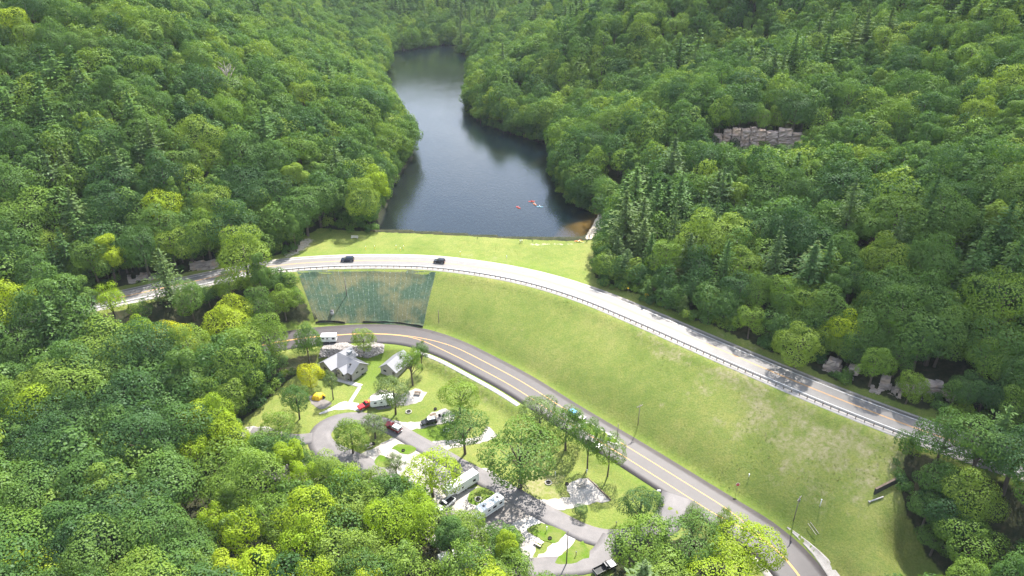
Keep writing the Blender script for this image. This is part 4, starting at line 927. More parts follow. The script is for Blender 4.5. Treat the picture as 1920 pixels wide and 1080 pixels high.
m = N('riprap_stone'); oi = m.n('NewGeometry').outputs['Random Per Island']; m.principled(m.ramp(oi, (0, (0.136, 0.119, 0.1062)), (.5, (0.2465, 0.221, 0.1997)), (1, (0.357, 0.3272, 0.3017))), .9); MAT['riprap'] = m.m

def finish(name, bm, mat, parent=None, bevel=0, smooth=False):
    if bevel: bmesh.ops.bevel(bm, geom=bm.edges[:], offset=bevel, segments=2, affect='EDGES', profile=.6)
    bmesh.ops.recalc_face_normals(bm, faces=bm.faces[:])
    me = bpy.data.meshes.new(name); bm.to_mesh(me); bm.free()
    if smooth: me.shade_smooth()
    return link(name, me, parent, MAT[mat] if isinstance(mat, str) else mat)
def bbox(bm, x0, x1, y0, y1, z0, z1, tx=0, ty=0):        # tx, ty: how much the top is drawn in
    v = [bm.verts.new(q_) for q_ in ((x0, y0, z0), (x1, y0, z0), (x1, y1, z0), (x0, y1, z0), (x0 + tx, y0 + ty, z1), (x1 - tx, y0 + ty, z1), (x1 - tx, y1 - ty, z1), (x0 + tx, y1 - ty, z1))]
    for q_ in ((3, 2, 1, 0), (4, 5, 6, 7), (0, 1, 5, 4), (1, 2, 6, 5), (2, 3, 7, 6), (3, 0, 4, 7)): bm.faces.new([v[i] for i in q_])
def box(name, b, mat, parent, bevel=0, tx=0, ty=0):
    bm = bmesh.new(); bbox(bm, *b, tx, ty); return finish(name, bm, mat, parent, bevel)
def boxes(name, bs, mat, parent, bevel=0):
    bm = bmesh.new()
    for b in bs: bbox(bm, *b)
    return finish(name, bm, mat, parent, bevel)
def profile(name, pts, y0, y1, mat, parent, bevel=0, inset=0):   # side outline in x-z, pulled along y
    bm = bmesh.new(); a = [bm.verts.new((x, y0, z)) for x, z in pts]; b = [bm.verts.new((x, y1, z)) for x, z in pts]
    bm.faces.new(a); bm.faces.new(b[::-1]); n = len(pts)
    for i in range(n): bm.faces.new((a[i], b[i], b[(i + 1) % n], a[(i + 1) % n]))
    return finish(name, bm, mat, parent, bevel)
def hexa(name, bot, top, z0, z1, mat, parent, bevel=0):          # bot/top: (x0, x1, halfwidth)
    bm = bmesh.new(); v = []
    for (x0, x1, h_), z in ((bot, z0), (top, z1)):
        v += [bm.verts.new(q_) for q_ in ((x0, -h_, z), (x1, -h_, z), (x1, h_, z), (x0, h_, z))]
    for q_ in ((3, 2, 1, 0), (4, 5, 6, 7), (0, 1, 5, 4), (1, 2, 6, 5), (2, 3, 7, 6), (3, 0, 4, 7)): bm.faces.new([v[i] for i in q_])
    return finish(name, bm, mat, parent, bevel)
def tubes(name, ts, mat, parent=None, seg=8):
    V, Fc = join_tubes([tube(p_, r_, seg) for p_, r_ in ts])
    me = pymesh(name, V, Fc, True); bm = bmesh.new(); bm.from_mesh(me)
    bmesh.ops.holes_fill(bm, edges=[e for e in bm.edges if e.is_boundary]); bm.to_mesh(me); bm.free()
    return link(name, me, parent, MAT[mat])
WHEEL = {}
def wheel(parent, x, y, r=.36, wd=.24):
    if (r, wd) not in WHEEL:
        bm = bmesh.new(); bmesh.ops.create_cone(bm, cap_ends=True, segments=16, radius1=r, radius2=r, depth=wd, matrix=Matrix.Rotation(math.pi / 2, 4, 'X'))
        bmesh.ops.bevel(bm, geom=[e for e in bm.edges if e.calc_face_angle(0) > 1], offset=.04, segments=1, affect='EDGES')
        t = bpy.data.meshes.new('tyre'); bm.to_mesh(t); bm.free(); t.materials.append(MAT['tyre'])
        bm = bmesh.new(); bmesh.ops.create_cone(bm, cap_ends=True, segments=12, radius1=r * .62, radius2=r * .62, depth=wd + .03, matrix=Matrix.Rotation(math.pi / 2, 4, 'X'))
        q_ = bpy.data.meshes.new('rim'); bm.to_mesh(q_); bm.free(); q_.materials.append(MAT['rim']); WHEEL[(r, wd)] = (t, q_)
    t, q_ = WHEEL[(r, wd)]
    o = link('wheel', t, parent); o.location = (x, y, r); link('rim', q_, o)
def spot(px, py, dz=.1):
    p_ = G(px, py); return Vector((p_[0], p_[1], p_[2] + dz))
def stand(name, back, front, label, cat, dz=.1, group=None):     # on the ground, heading from the back pixel to the front pixel
    a = spot(*back, dz); b = spot(*front, dz); d = b - a; yaw = math.atan2(d.y, d.x); pit = -math.atan2(d.z, math.hypot(d.x, d.y))
    c = (a + b) / 2
    return empty(name, c, 0, label, cat, group, rot=(0, pit, yaw))

def suv(back, front, paint, label, L=4.7, W=1.86, Ht=1.68, cat='car', roofmat=None):
    t = stand('car', back, front, label, cat); h = L / 2; w2 = W / 2
    profile('body', [(-h, .42), (-h + .05, .3), (h - .15, .3), (h, .5), (h - .03, .82), (h - .35, .98), (h * .42, 1.07), (-h + .1, 1.07), (-h, .9)], -w2, w2, paint, t, .07)
    cb = hexa('cabin_windows', (-h + .06, h * .46, w2 - .05), (-h + .42, h * .14, w2 - .26), 1.04, Ht - .03, 'glass_dark', t, .03)
    hexa('roof', (-h + .36, h * .17, w2 - .22), (-h + .46, h * .1, w2 - .3), Ht - .06, Ht + .03, roofmat or paint, t, .02)
    for s in (-1, 1):
        for xb, xt in ((h * .45, h * .15), (-.25, -.3), (-h * .62, -h * .6), (-h + .12, -h + .42)):
            tubes('pillar', [([(xb, s * (w2 - .06), 1.05), (xt, s * (w2 - .25), Ht - .03)], [.05, .05])], paint, t, 4)
        box('headlight', (h - .12, h - .005, s * .62 - .2, s * .62 + .2, .68, .82), 'lamp_lens', t); box('taillight', (-h - .01, -h + .1, s * .74 - .12, s * .74 + .12, .8, 1.0), 'tail_red', t)
        box('mirror', (h * .36, h * .36 + .15, s * (w2 + .09) - .09, s * (w2 + .09) + .09, 1.08, 1.22), paint, t, .02)
    box('bumper', (h - .1, h + .05, -w2 + .1, w2 - .1, .32, .55), 'black_plastic', t, .03)
    for x in (h * .62, -h * .6):
        for s in (-1, 1): wheel(t, x, s * (w2 - .1))
    return t
def pickup(back, front, paint, label, cap=None, load=None, L=5.7, W=1.95, Ht=1.85):
    t = stand('pickup_truck', back, front, label, 'pickup'); h = L / 2; w2 = W / 2
    profile('body', [(-h, .5), (h - .1, .45), (h, .6), (h - .02, 1.0), (h - .3, 1.12), (h * .3, 1.2), (-.25, 1.2), (-.28, .72), (-h, .72)], -w2, w2, paint, t, .05)
    hexa('cab_windows', (-.3, h * .36, w2 - .06), (-.12, h * .1, w2 - .25), 1.17, Ht - .02, 'glass_dark', t, .03)
    hexa('cab_roof', (-.16, h * .13, w2 - .2), (-.08, h * .06, w2 - .28), Ht - .05, Ht + .04, paint, t, .02)
    boxes('bed', [(-h, -.3, -w2, -w2 + .1, .72, 1.18), (-h, -.3, w2 - .1, w2, .72, 1.18), (-h, -h + .1, -w2 + .1, w2 - .1, .72, 1.18)], paint, t, .02)
    box('bed_floor', (-h + .1, -.32, -w2 + .1, w2 - .1, .70, .75), 'black_plastic', t)
    if cap: 
        hexa('topper', (-h + .02, -.35, w2 - .03), (-h + .16, -.42, w2 - .16), 1.19, Ht + .02, cap, t, .05)
        box('topper_window', (-h + .02, -h + .1, -.62, .62, 1.28, 1.7), 'glass_dark', t)
        for s in (-1, 1): box('topper_window', (-h + .4, -.6, s * (w2 - .08) - .025, s * (w2 - .08) + .025, 1.32, 1.62), 'glass_dark', t)
    if load: hexa('tarp', (-h + .05, -.36, w2 - .12), (-h + .3, -.5, w2 - .3), 1.1, 1.62, load, t, .06)
    for s in (-1, 1):
        box('headlight', (h - .1, h + .005, s * .72 - .18, s * .72 + .18, .78, .96), 'lamp_lens', t); box('taillight', (-h - .012, -h + .05, s * .86 - .08, s * .86 + .08, .8, 1.12), 'tail_red', t)
        box('mirror', (h * .3, h * .3 + .16, s * (w2 + .1) - .1, s * (w2 + .1) + .1, 1.2, 1.4), 'black_plastic', t, .02)
    box('bumper', (-h - .12, -h, -w2 + .1, w2 - .1, .48, .66), 'steel', t, .03)
    for x in (h * .64, -h * .58):
        for s in (-1, 1): wheel(t, x, s * (w2 - .12), .4, .27)
    return t
def trailer(back, front, label, L=7.0, W=2.45, Ht=2.95, fifth=False, stripe='rv_grey'):
    t = stand('travel_trailer', back, front, label, 'trailer'); h = L / 2; w2 = W / 2
    if fifth: pr = [(-h, .6), (h * .42, .6), (h * .5, 1.5), (h * .98, 1.6), (h, 2.0), (h * .93, Ht), (-h + .1, Ht), (-h, Ht - .15)]
    else: pr = [(-h, .55), (h - .5, .55), (h - .05, 1.0), (h, 1.5), (h - .35, Ht - .1), (h - .6, Ht), (-h + .1, Ht), (-h, Ht - .15)]
    profile('body', pr, -w2, w2, 'rv_white', t, .07)
    for s in (-1, 1):
        y = s * (w2 + .012)
        for x, wd, z, ht in ((-h * .68, .95, 1.75, .7), (h * .05, .6, 1.8, .45), (h * .55, .8, 1.9, .5)):
            box('window', (x - wd / 2, x + wd / 2, y - .02, y + .02, z - ht / 2, z + ht / 2), 'glass_dark', t, .0)
        boxes('stripe', [(-h * .95, h * .35, y - .006, y + .006, .98, 1.08), (-h * .2, h * .6, y - .006, y + .006, 1.2, 1.32)], stripe, t)
    dr = box('door', (h * .25, h * .25 + .7, w2 + .002, w2 + .03, .62, 2.45), 'rv_white', t, .01); box('handle', (h * .25 + .06, h * .25 + .12, w2 + .03, w2 + .06, 1.4, 1.55), 'dark_steel', dr)
    box('rear_window', (-h - .02, -h + .04, -.6, .6, 1.5, 2.2), 'glass_dark', t)
    box('air_conditioner', (-h * .1 - .5, -h * .1 + .5, -.38, .38, Ht - .01, Ht + .28), 'rv_white', t, .06)
    for x in (-h * .6, h * .45): box('roof_vent', (x - .2, x + .2, -.3, .1, Ht - .01, Ht + .1), 'rv_grey', t, .02)
    for x in (-.65, .2) if L > 6 else (-.2,):
        for s in (-1, 1): wheel(t, x - .3, s * (w2 - .14), .36, .24)
    box('undercarriage', (-h + .2, h * .4, -w2 + .25, w2 - .25, .42, .6), 'dark_steel', t)
    if not fifth:
        tubes('hitch', [([(h - .3, s * .8, .55), (h + 1.2, 0, .5)], [.06, .06]) for s in (-1, 1)], 'dark_steel', t, 5)
        box('gas_bottle', (h + .15, h + .5, -.3, .3, .56, 1.1), 'rv_white', t, .08)
    else: tubes('landing_leg', [([(h * .42, s * .9, .02), (h * .42, s * .9, .8)], [.07, .07]) for s in (-1, 1)], 'dark_steel', t, 5)
    return t
def motorhome(back, front, label, L=8.2, W=2.45, Ht=3.2):
    t = stand('motor_home', back, front, label, 'motor home'); h = L / 2; w2 = W / 2
    profile('body', [(-h, .55), (h - 2.2, .55), (h - 2.15, 2.0), (h - 1.0, 2.1), (h - .8, 2.3), (h - 1.0, Ht - .12), (h - 1.3, Ht), (-h + .1, Ht), (-h, Ht - .15)], -w2, w2, 'rv_white', t, .08)
    profile('cab', [(h - 2.25, .5), (h - .1, .45), (h, .65), (h - .05, 1.0), (h - .3, 1.15), (h - 1.15, 1.28), (h - 1.75, 1.98), (h - 2.25, 1.98)], -.98, .98, 'rv_white', t, .06)
    ws = profile('windshield', [(h - 1.16, 1.32), (h - 1.10, 1.33), (h - 1.68, 1.97), (h - 1.74, 1.96)], -.86, .86, 'glass_dark', t)
    profile('front_window', [(h - .86, 2.36), (h - .82, 2.36), (h - .98, 2.96), (h - 1.02, 2.96)], -.85, .85, 'glass_dark', t)
    for s in (-1, 1):
        y = s * (w2 + .012)
        for x, wd, z, ht in ((-h * .72, .9, 2.1, .6), (-h * .25, 1.1, 2.1, .65), (h * .18, .7, 2.1, .5)):
            box('window', (x - wd / 2, x + wd / 2, y - .02, y + .02, z - ht / 2, z + ht / 2), 'glass_dark', t)
        box('cab_window', (h - 2.1, h - 1.55, s * .99 - .012, s * .99 + .012, 1.35, 1.85), 'glass_dark', t)
        boxes('stripe', [(-h * .96, h * .42, y - .006, y + .006, 1.2, 1.4)], 'rv_grey', t)
        box('headlight', (h - .1, h + .01, s * .72 - .17, s * .72 + .17, .7, .92), 'lamp_lens', t); box('mirror', (h - 1.5, h - 1.35, s * 1.2 - .1, s * 1.2 + .1, 1.35, 1.75), 'black_plastic', t, .02)
        for x in (h - 1.1, -h * .45): wheel(t, x, s * (w2 - .2), .4, .28)
    box('grille', (h - .02, h + .02, -.5, .5, .68, .95), 'black_plastic', t)
    box('bumper', (h - .05, h + .15, -1, 1, .42, .62), 'black_plastic', t, .03)
    box('air_conditioner', (-.2, .8, -.38, .38, Ht - .01, Ht + .26), 'rv_white', t, .06)
    for x, c_ in ((1.5, 'dark_steel'), (-1.4, 'rv_grey'), (-2.8, 'dark_steel')): box('roof_vent', (x - .3, x + .3, -.35, .3, Ht - .01, Ht + .1), c_, t, .02)
    box('awning', (-h * .8, h * .1, -w2 - .14, -w2 - .015, 2.75, 2.88), 'rv_grey', t, .03)
    return t
suv((664, 489.5), (640, 490), 'navy_paint', 'dark blue-black SUV driving over the dam, the left of two', L=4.8)
suv((834, 493.5), (814, 492), 'black_paint', 'black hatchback driving over the dam right of the SUV', L=4.2, Ht=1.6)
trailer((631, 640), (602, 641), 'small white camper trailer on the lower road beside the riprap', L=5.4, Ht=2.6)
pickup((701, 757), (676, 768), 'red_paint', 'bright red pickup with an orange tarp over its bed', load='orange_cloth')
pickup((749, 811), (725, 799), 'maroon_paint', 'dark red pickup with a white topper on the loop road', cap='rv_white')
jeep = suv((817, 792), (792, 797), 'black_paint', 'black off-roader with a white roof on the pale pad', L=4.5, Ht=1.85, roofmat='rv_white')
trailer((735, 757), (700, 762), 'white travel trailer half hidden behind the grey-green tree', L=7.2)
trailer((884, 906), (845, 931), 'long white fifth-wheel trailer parked beside the loop road', L=10.2, Ht=3.4, fifth=True)
pickup((843, 944), (827, 957), 'rv_white', 'white pickup parked in front of the fifth-wheel trailer')
motorhome((936, 948), (897, 974), 'white motor home with a cab-over front parked by the lawn wedge')
pickup((1116, 1078), (1152, 1060), 'black_paint', 'black pickup with an empty bed at the bottom of the loop road')
pickup((1072, 777), (1092, 789), 'black_paint', 'black pickup with a bright blue cover at the campground entrance', load='blue_cover')
suv((1103, 830), (1125, 843), 'black_paint', 'dark car standing under the long-trunked tree on the lower road')
trailer((830, 1062), (880, 1045), 'white camper roof showing between the lime trees at the bottom', L=8.0)

# tent
p0 = spot(597, 746, .06); tn = empty('tent', p0, R(25), 'bright yellow dome tent with a dark doorway beside the gravel pad', 'tent')
bm = bmesh.new(); bmesh.ops.create_uvsphere(bm, u_segments=12, v_segments=8, radius=1)
bmesh.ops.delete(bm, geom=[v for v in bm.verts if v.co.z < -.05], context='VERTS')
for v in bm.verts:
    a = math.atan2(v.co.y, v.co.x); k = 1 + .1 * math.cos(4 * a); v.co = Vector((v.co.x * 1.9 * k, v.co.y * 1.5 * k, max(v.co.z, 0) * 1.75))
finish('canopy', bm, 'yellow_cloth', tn)
bm = bmesh.new(); vv = [bm.verts.new(q_) for q_ in ((.95, -1.02, .03), (1.6, -.5, .03), (1.1, -.62, 1.02))]; bm.faces.new(vv)
r_ = bmesh.ops.extrude_face_region(bm, geom=bm.faces[:]); bmesh.ops.translate(bm, verts=[v for v in r_['geom'] if isinstance(v, bmesh.types.BMVert)], vec=(.42, -.42, .06)); finish('doorway', bm, 'char', tn)
tubes('tent_pole', [([(math.cos(a) * 2.0, math.sin(a) * 1.58, 0), (math.cos(a) * 1.5, math.sin(a) * 1.2, 1.2), (0, 0, 1.80)], [.03, .03, .03]) for a in (.78, 2.36, 3.93, 5.5)], 'dark_steel', tn, 4)

# ------------------------------------------------------------------ buildings
def wing(t, ox, oy, ax, L, W, wall_h, ridge, name='', over=.5):
    """a gabled wing: starts at (ox, oy), runs L along ax (unit 2-vector), W wide"""
    ax = Vector((ax[0], ax[1], 0)); ay = Vector((-ax.y, ax.x, 0)); o = Vector((ox, oy, 0))
    def pt(u, v, z): return o + ax * u + ay * v + Vector((0, 0, z))
    bm = bmesh.new(); h_ = W / 2
    f = [bm.verts.new(pt(0, v, z)) for v, z in ((-h_, -.6), (h_, -.6), (h_, wall_h), (0, ridge), (-h_, wall_h))]
    b = [bm.verts.new(pt(L, v, z)) for v, z in ((-h_, -.6), (h_, -.6), (h_, wall_h), (0, ridge), (-h_, wall_h))]
    bm.faces.new(f); bm.faces.new(b[::-1])
    for i in range(5): bm.faces.new((f[i], b[i], b[(i + 1) % 5], f[(i + 1) % 5]))
    wl_o = finish('wall', bm, 'wall_beige', t)
    k = (ridge - wall_h) / h_
    for s in (-1, 1):
        bm = bmesh.new(); q_ = []
        for dz in (.06, .2):
            q_ += [bm.verts.new(pt(u, s * v, z + dz)) for u, v, z in ((-over, 0, ridge), (L + over, 0, ridge), (L + over, h_ + over, wall_h - k * over), (-over, h_ + over, wall_h - k * over))]
        for g_ in ((3, 2, 1, 0), (4, 5, 6, 7), (0, 1, 5, 4), (1, 2, 6, 5), (2, 3, 7, 6), (3, 0, 4, 7)): bm.faces.new([q_[i] for i in g_])
        finish('roof', bm, 'roof', t)
    return pt
g0 = spot(612, 699, 0); u = Vector((.60, .80)); v_ = Vector((.80, -.60))
bh = empty('bath_house', g0, 0, 'grey-roofed T-shaped bath house below the riprap bank', 'building')
pA = wing(bh, 0, 0, u, 10.5, 5.6, 2.5, 4.4)
pB = wing(bh, u.x * 5.6 + v_.x * .5, u.y * 5.6 + v_.y * .5, v_, 9.2, 6.4, 2.5, 4.75)
pC = wing(bh, u.x * .9 + v_.x * 6.0, u.y * .9 + v_.y * 6.0, u, 2.6, 3.4, 2.3, 3.5, over=.35)
def panel(name, pt, u0, u1, v0, v1, z0, z1, mat, parent):
    bm = bmesh.new(); a = [bm.verts.new(pt(uu, vv, zz)) for uu in (u0, u1) for vv in (v0, v1) for zz in (z0, z1)]
    for g_ in ((0, 1, 3, 2), (4, 6, 7, 5), (0, 4, 5, 1), (2, 3, 7, 6), (0, 2, 6, 4), (1, 5, 7, 3)): bm.faces.new([a[i] for i in g_])
    return finish(name, bm, mat, parent)
d_ = panel('door', pA, -.06, .05, -.9, .9, 0, 2.1, 'door_brown', bh); panel('handle', pA, -.11, -.06, .55, .65, 1.0, 1.15, 'steel', d_)
for vv in (-1.6, .4): panel('window', pC, -.05, .05, vv, vv + 1.0, 1.2, 1.8, 'glass_dark', bh)
for uu in (1.5, 4.5, 7): panel('window', pB, uu, uu + .9, 3.17, 3.25, 1.5, 2.0, 'glass_dark', bh)
panel('doorway', pB, 8.0, 9.0, -3.28, -3.15, 0, 2.1, 'door_brown', bh)
for vv in (-1.6, .7): panel('window', pB, 9.15, 9.25, vv, vv + .9, 1.5, 2.0, 'glass_dark', bh)
panel('roof_vent', pB, 6.6, 7.1, -1.7, -1.3, 3.6, 4.3, 'black_plastic', bh); panel('roof_vent', pB, 2.0, 2.4, 1.2, 1.6, 3.9, 4.5, 'steel', bh)
panel('skylight', pA, 8.2, 9.6, -1.9, -.8, 3.42, 4.18, 'rv_grey', bh)
g0 = spot(729, 705, 0); u2 = Vector((.46, .89))
hut = empty('shower_hut', g0, 0, 'small gabled hut with grey metal roof behind the feathery tree', 'building')
pD = wing(hut, 0, 0, u2, 8.2, 6.0, 2.6, 4.7)
d_ = panel('door', pD, -.06, .05, -2.4, -1.5, 0, 2.1, 'door_brown', hut); panel('handle', pD, -.1, -.06, -1.75, -1.65, 1.0, 1.12, 'steel', d_)
panel('window', pD, -.05, .05, .8, 1.9, 1.3, 1.9, 'glass_dark', hut)
for uu in (1.6, 5.0): panel('window', pD, uu, uu + 1.0, -3.05, -2.95, 1.5, 2.0, 'glass_dark', hut)
panel('roof_vent', pD, 5.4, 5.8, -1.3, -.9, 3.7, 4.6, 'black_plastic', hut)

# ------------------------------------------------------------------ guard rail
iG = int(np.argmin(np.hypot(*(UP - P(470, 506, 18)).T))); iH = int(np.argmin(np.hypot(*(UP - P(1790, 828, 18)).T)))
tg = np.gradient(UP, axis=0); tg /= np.linalg.norm(tg, axis=1)[:, None]; GR = UP + np.stack([tg[:, 1], -tg[:, 0]], -1) * (UPW + .55)
GR = smooth_line(GR[iG:iH:4], 1.905); gz = H(GR[:, 0], GR[:, 1])
rail = empty('guard_rail', (GR[0, 0], GR[0, 1], gz[0]), 0, 'long steel guard rail on posts along the downhill edge of the upper road', 'guard rail')
O3 = Vector((GR[0, 0], GR[0, 1], gz[0]))
tl = np.gradient(GR, axis=0); tl /= np.linalg.norm(tl, axis=1)[:, None]; nl_ = np.stack([tl[:, 1], -tl[:, 0]], -1)
sec = [(-.05, .44), (.04, .50), (-.03, .59), (.04, .68), (-.05, .74), (-.09, .59)]
V, Fc = [], []
for i in range(len(GR)):
    for a, z in sec: V.append((GR[i, 0] - nl_[i, 0] * (.06 + a) - O3.x, GR[i, 1] - nl_[i, 1] * (.06 + a) - O3.y, gz[i] + z - O3.z))
    if i:
        for k in range(6): Fc.append(((i - 1) * 6 + k, (i - 1) * 6 + (k + 1) % 6, i * 6 + (k + 1) % 6, i * 6 + k))
link('rail', pymesh('rail', V, Fc), rail, MAT['steel'])
bm = bmesh.new(); bbox(bm, -.09, .09, -.09, .09, -.3, .80); pm = bpy.data.meshes.new('post'); bm.to_mesh(pm); bm.free(); pm.materials.append(MAT['brown_wood'])
for i in range(len(GR)):
    o = link('post', pm, rail); o.location = (GR[i, 0] + nl_[i, 0] * .1 - O3.x, GR[i, 1] + nl_[i, 1] * .1 - O3.y, gz[i] - O3.z); o.rotation_euler[2] = math.atan2(tl[i, 1], tl[i, 0])

# ------------------------------------------------------------------ erosion blanket in strips, silt fence, riser
m = N('erosion_net'); p = m.pos(); f = m.noise(1.2, 5, .75, p); f2 = m.noise(.12, 4, .6, p); f3 = m.noise(5, 3, .7, p)
c = m.ramp(f, (.3, (0.027, 0.0495, 0.0324)), (.55, (0.054, 0.0828, 0.0558)), (.75, (0.1035, 0.1305, 0.099))); c = m.mix(m.ramp(f2, (.42, (0, 0, 0)), (.6, (.85, .85, .85))), m.mix(1, c, (.95, 1.02, .95), 'MULTIPLY'), m.ramp(f3, (.35, (0.063, 0.0765, 0.027)), (.6, (0.18, 0.1575, 0.09))))
m.principled(c, .95, spec=.1, bump=m.bump(f, .5, .2)); MAT['net'] = m.m
m = N('net_seam'); p = m.pos(); f = m.noise(1.4, 3, .7, p); m.principled(m.ramp(f, (.5, (0.072, 0.1035, 0.0765)), (.68, (0.306, 0.36, 0.342))), .95, spec=.1); MAT['net_seam'] = m.m
top = GP([(556, 508), (620, 505), (700, 504), (760, 505.5), (817, 511)]); bot = GP([(592, 606), (640, 606), (690, 606), (740, 609), (793, 614.5)])
def along(l, t):
    l = np.asarray(l); s_ = np.concatenate([[0], np.cumsum(np.linalg.norm(np.diff(l, axis=0), axis=1))]); return np.array([np.interp(t * s_[-1], s_, l[:, 0]), np.interp(t * s_[-1], s_, l[:, 1])])
bk = empty('erosion_blanket', (*top[0], float(H(*top[0]))), 0, 'teal erosion blanket laid in strips on the dam face', 'erosion blanket'); O3 = bk.location.copy()
NS = 24
for k in range(NS):
    for kind_, t0, t1, off in (('strip', (k + .02) / NS, (k + .98) / NS, .07), ('seam', (k + .965) / NS, (k + 1.02) / NS, .10)):
        V, Fc = [], []; nv_ = 14
        for j in range(nv_):
            w_ = j / (nv_ - 1) * (1 if kind_ == 'strip' else .96) 
            for i, t in enumerate(np.linspace(t0, min(t1, 1), 4 if kind_ == 'strip' else 2)):
                q_ = along(top, t) * (1 - w_) + along(bot, t) * w_; jz = rnd.uniform(0, .05)
                V.append((q_[0] - O3.x, q_[1] - O3.y, float(H(*q_)) + off + jz - O3.z))
        n_ = 4 if kind_ == 'strip' else 2
        for j in range(nv_ - 1):
            for i in range(n_ - 1): Fc.append((j * n_ + i, (j + 1) * n_ + i, (j + 1) * n_ + i + 1, j * n_ + i + 1))
        link(kind_, pymesh(kind_, V, Fc), bk, MAT['net' if kind_ == 'strip' else 'net_seam'])
def silt(px_, lab):
    pts = np.array([G(*q_) for q_ in px_]); o = empty('silt_fence', pts[0], 0, lab, 'silt fence'); l = smooth_line(pts, 1.5) - pts[0]; V, Fc = [], []
    for i, q_ in enumerate(l):
        for dy, z in ((0, -.1), (.03, .75 + .12 * math.sin(i * 1.7)), (.06, -.1)): V.append((q_[0], q_[1] + dy, q_[2] + z))
        if i:
            for k in range(2): Fc.append(((i - 1) * 3 + k, (i - 1) * 3 + k + 1, i * 3 + k + 1, i * 3 + k))
    link('fabric', pymesh('fabric', V, Fc), o, MAT['black_plastic'])
    for q_ in l[::2]: box('stake', (q_[0] - .03, q_[0] + .03, q_[1] - .05, q_[1] - .0, q_[2] - .1, q_[2] + .95), 'brown_wood', o)
silt([(592, 607), (610, 602.5), (629, 605.5), (647, 607)], 'sagging black silt fence at the foot of the blanket, left piece')
silt([(680, 606), (737, 606.5), (773, 611), (793, 614.5)], 'low black silt fence at the foot of the blanket, right piece')
g0 = spot(623, 588, 0); rs_ = empty('riser_pipe', g0, 0, 'short concrete riser pipe with a lid standing in the blanket', 'pipe')
tubes('pipe', [([(0, 0, -.5), (0, 0, 1.1)], [.62, .62])], 'concrete', rs_, 14); tubes('lid', [([(0, 0, 1.1), (0, 0, 1.24)], [.7, .7])], 'dark_steel', rs_, 14)

# ------------------------------------------------------------------ poles, lamp, signs, markers
def pole_h(bx, by, ty):
    g = G(bx, by); lo_, hi_ = 0, 25
    for _ in range(30):
        m_ = (lo_ + hi_) / 2
        if project(g + np.array([0, 0, m_]))[1] > ty: lo_ = m_
        else: hi_ = m_
    return lo_
def pole(bx, by, ty, lab, arm=True, can=False, r=.095, rz=0, hmin=0):
    h = max(pole_h(bx, by, ty), hmin); t = empty('utility_pole', spot(bx, by, 0), rz, lab, 'utility pole')
    tubes('shaft', [([(0, 0, -.5), (0, 0, h)], [r * 1.2, r * .8])], 'pole_wood', t, 8)
    if arm:
        box('crossarm', (-1.1, 1.1, -.07, .07, h - .75, h - .6), 'pole_wood', t)
        for x in (-1, -.4, .4, 1): tubes('insulator', [([(x, 0, h - .6), (x, 0, h - .42)], [.05, .04])], 'rv_grey', t, 6)
    if can: tubes('transformer', [([(.35, 0, h - 1.9), (.35, 0, h - 1.0)], [.22, .22])], 'steel', t, 10)
pole(650, 554, 520, 'pale pole standing in the teal blanket', arm=False, r=.14)
pole(823, 605, 581, 'utility pole at the right edge of the blanket above the road bend', arm=False)
pole(1196, 797, 758, 'utility pole on the grass slope above the turn lane', rz=.6)
pole(1157, 824, 795, 'thin pole beside the entrance island on the lower road', arm=False, r=.12)
pole(1488, 976, 931, 'utility pole with transformer in the field by the road bend', can=True, rz=.8)
pole(296, 560, 529, 'utility pole with crossarm beside the pale pine', rz=.3)
pole(474, 505, 484, 'utility pole beside the tall narrow tree at the rail end', rz=.3)
pole(1062, 1057, 995, 'dark pole on the pointed lawn island', arm=False, r=.13)
h = pole_h(1223, 941, 919); t = empty('street_lamp', spot(1223, 941, 0), 0, 'street lamp with a short arm beside the compact dark tree', 'street lamp')
tubes('shaft', [([(0, 0, -.4), (0, 0, h)], [.13, .1])], 'pole_wood', t, 8); tubes('arm', [([(0, 0, h - .3), (1.2, 0, h - .1)], [.05, .04])], 'steel', t, 6); box('lamp_head', (.9, 1.7, -.18, .18, h - .2, h - .05), 'sign_white', t, .04)
def sign(name, px_, py_, ht, lab, shape, mat, size=.75, yaw=0, rim=None):
    t = empty(name, spot(px_, py_, 0), yaw, lab, 'sign')
    tubes('post', [([(0, .04, -.3), (0, .04, ht)], [.04, .04])], 'steel', t, 6)
    n_ = {'oct': 8, 'diamond': 4}[shape]; a0 = math.pi / 8 if n_ == 8 else 0
    def plate(nm, s_, y0, y1, mt):
        bm = bmesh.new(); f = [bm.verts.new((math.cos(a0 + 2 * math.pi * i / n_) * s_, y0, ht - size * .6 + math.sin(a0 + 2 * math.pi * i / n_) * s_)) for i in range(n_)]; fa = bm.faces.new(f)
        r_ = bmesh.ops.extrude_face_region(bm, geom=[fa]); bmesh.ops.translate(bm, verts=[v for v in r_['geom'] if isinstance(v, bmesh.types.BMVert)], vec=(0, y1 - y0, 0)); return finish(nm, bm, mt, t)
    plate('plate', size, -.02, .0, rim or mat)
    if rim: plate('face', size * .9, -.026, -.02, mat)
    return t, ht - size * .6
def lettering(txt, parent, z, size, mat, y=-.034):
    cu = bpy.data.curves.new('lettering', 'FONT'); cu.body = txt; cu.size = size; cu.align_x = 'CENTER'; cu.align_y = 'CENTER'; cu.extrude = .003
    f_ = bpy.data.objects.new('lettering', cu); me_ = bpy.data.meshes.new_from_object(f_); bpy.data.objects.remove(f_); o = link('lettering', me_, parent, MAT[mat]); o.location = (0, y, z); o.rotation_euler = (math.pi / 2, 0, 0)
t, zc = sign('stop_sign', 1381, 921, 2.6, 'red stop sign on the grass edge opposite the campground exit', 'oct', 'sign_red', .55, R(0), 'sign_white'); lettering('STOP', t, zc, .34, 'sign_white')
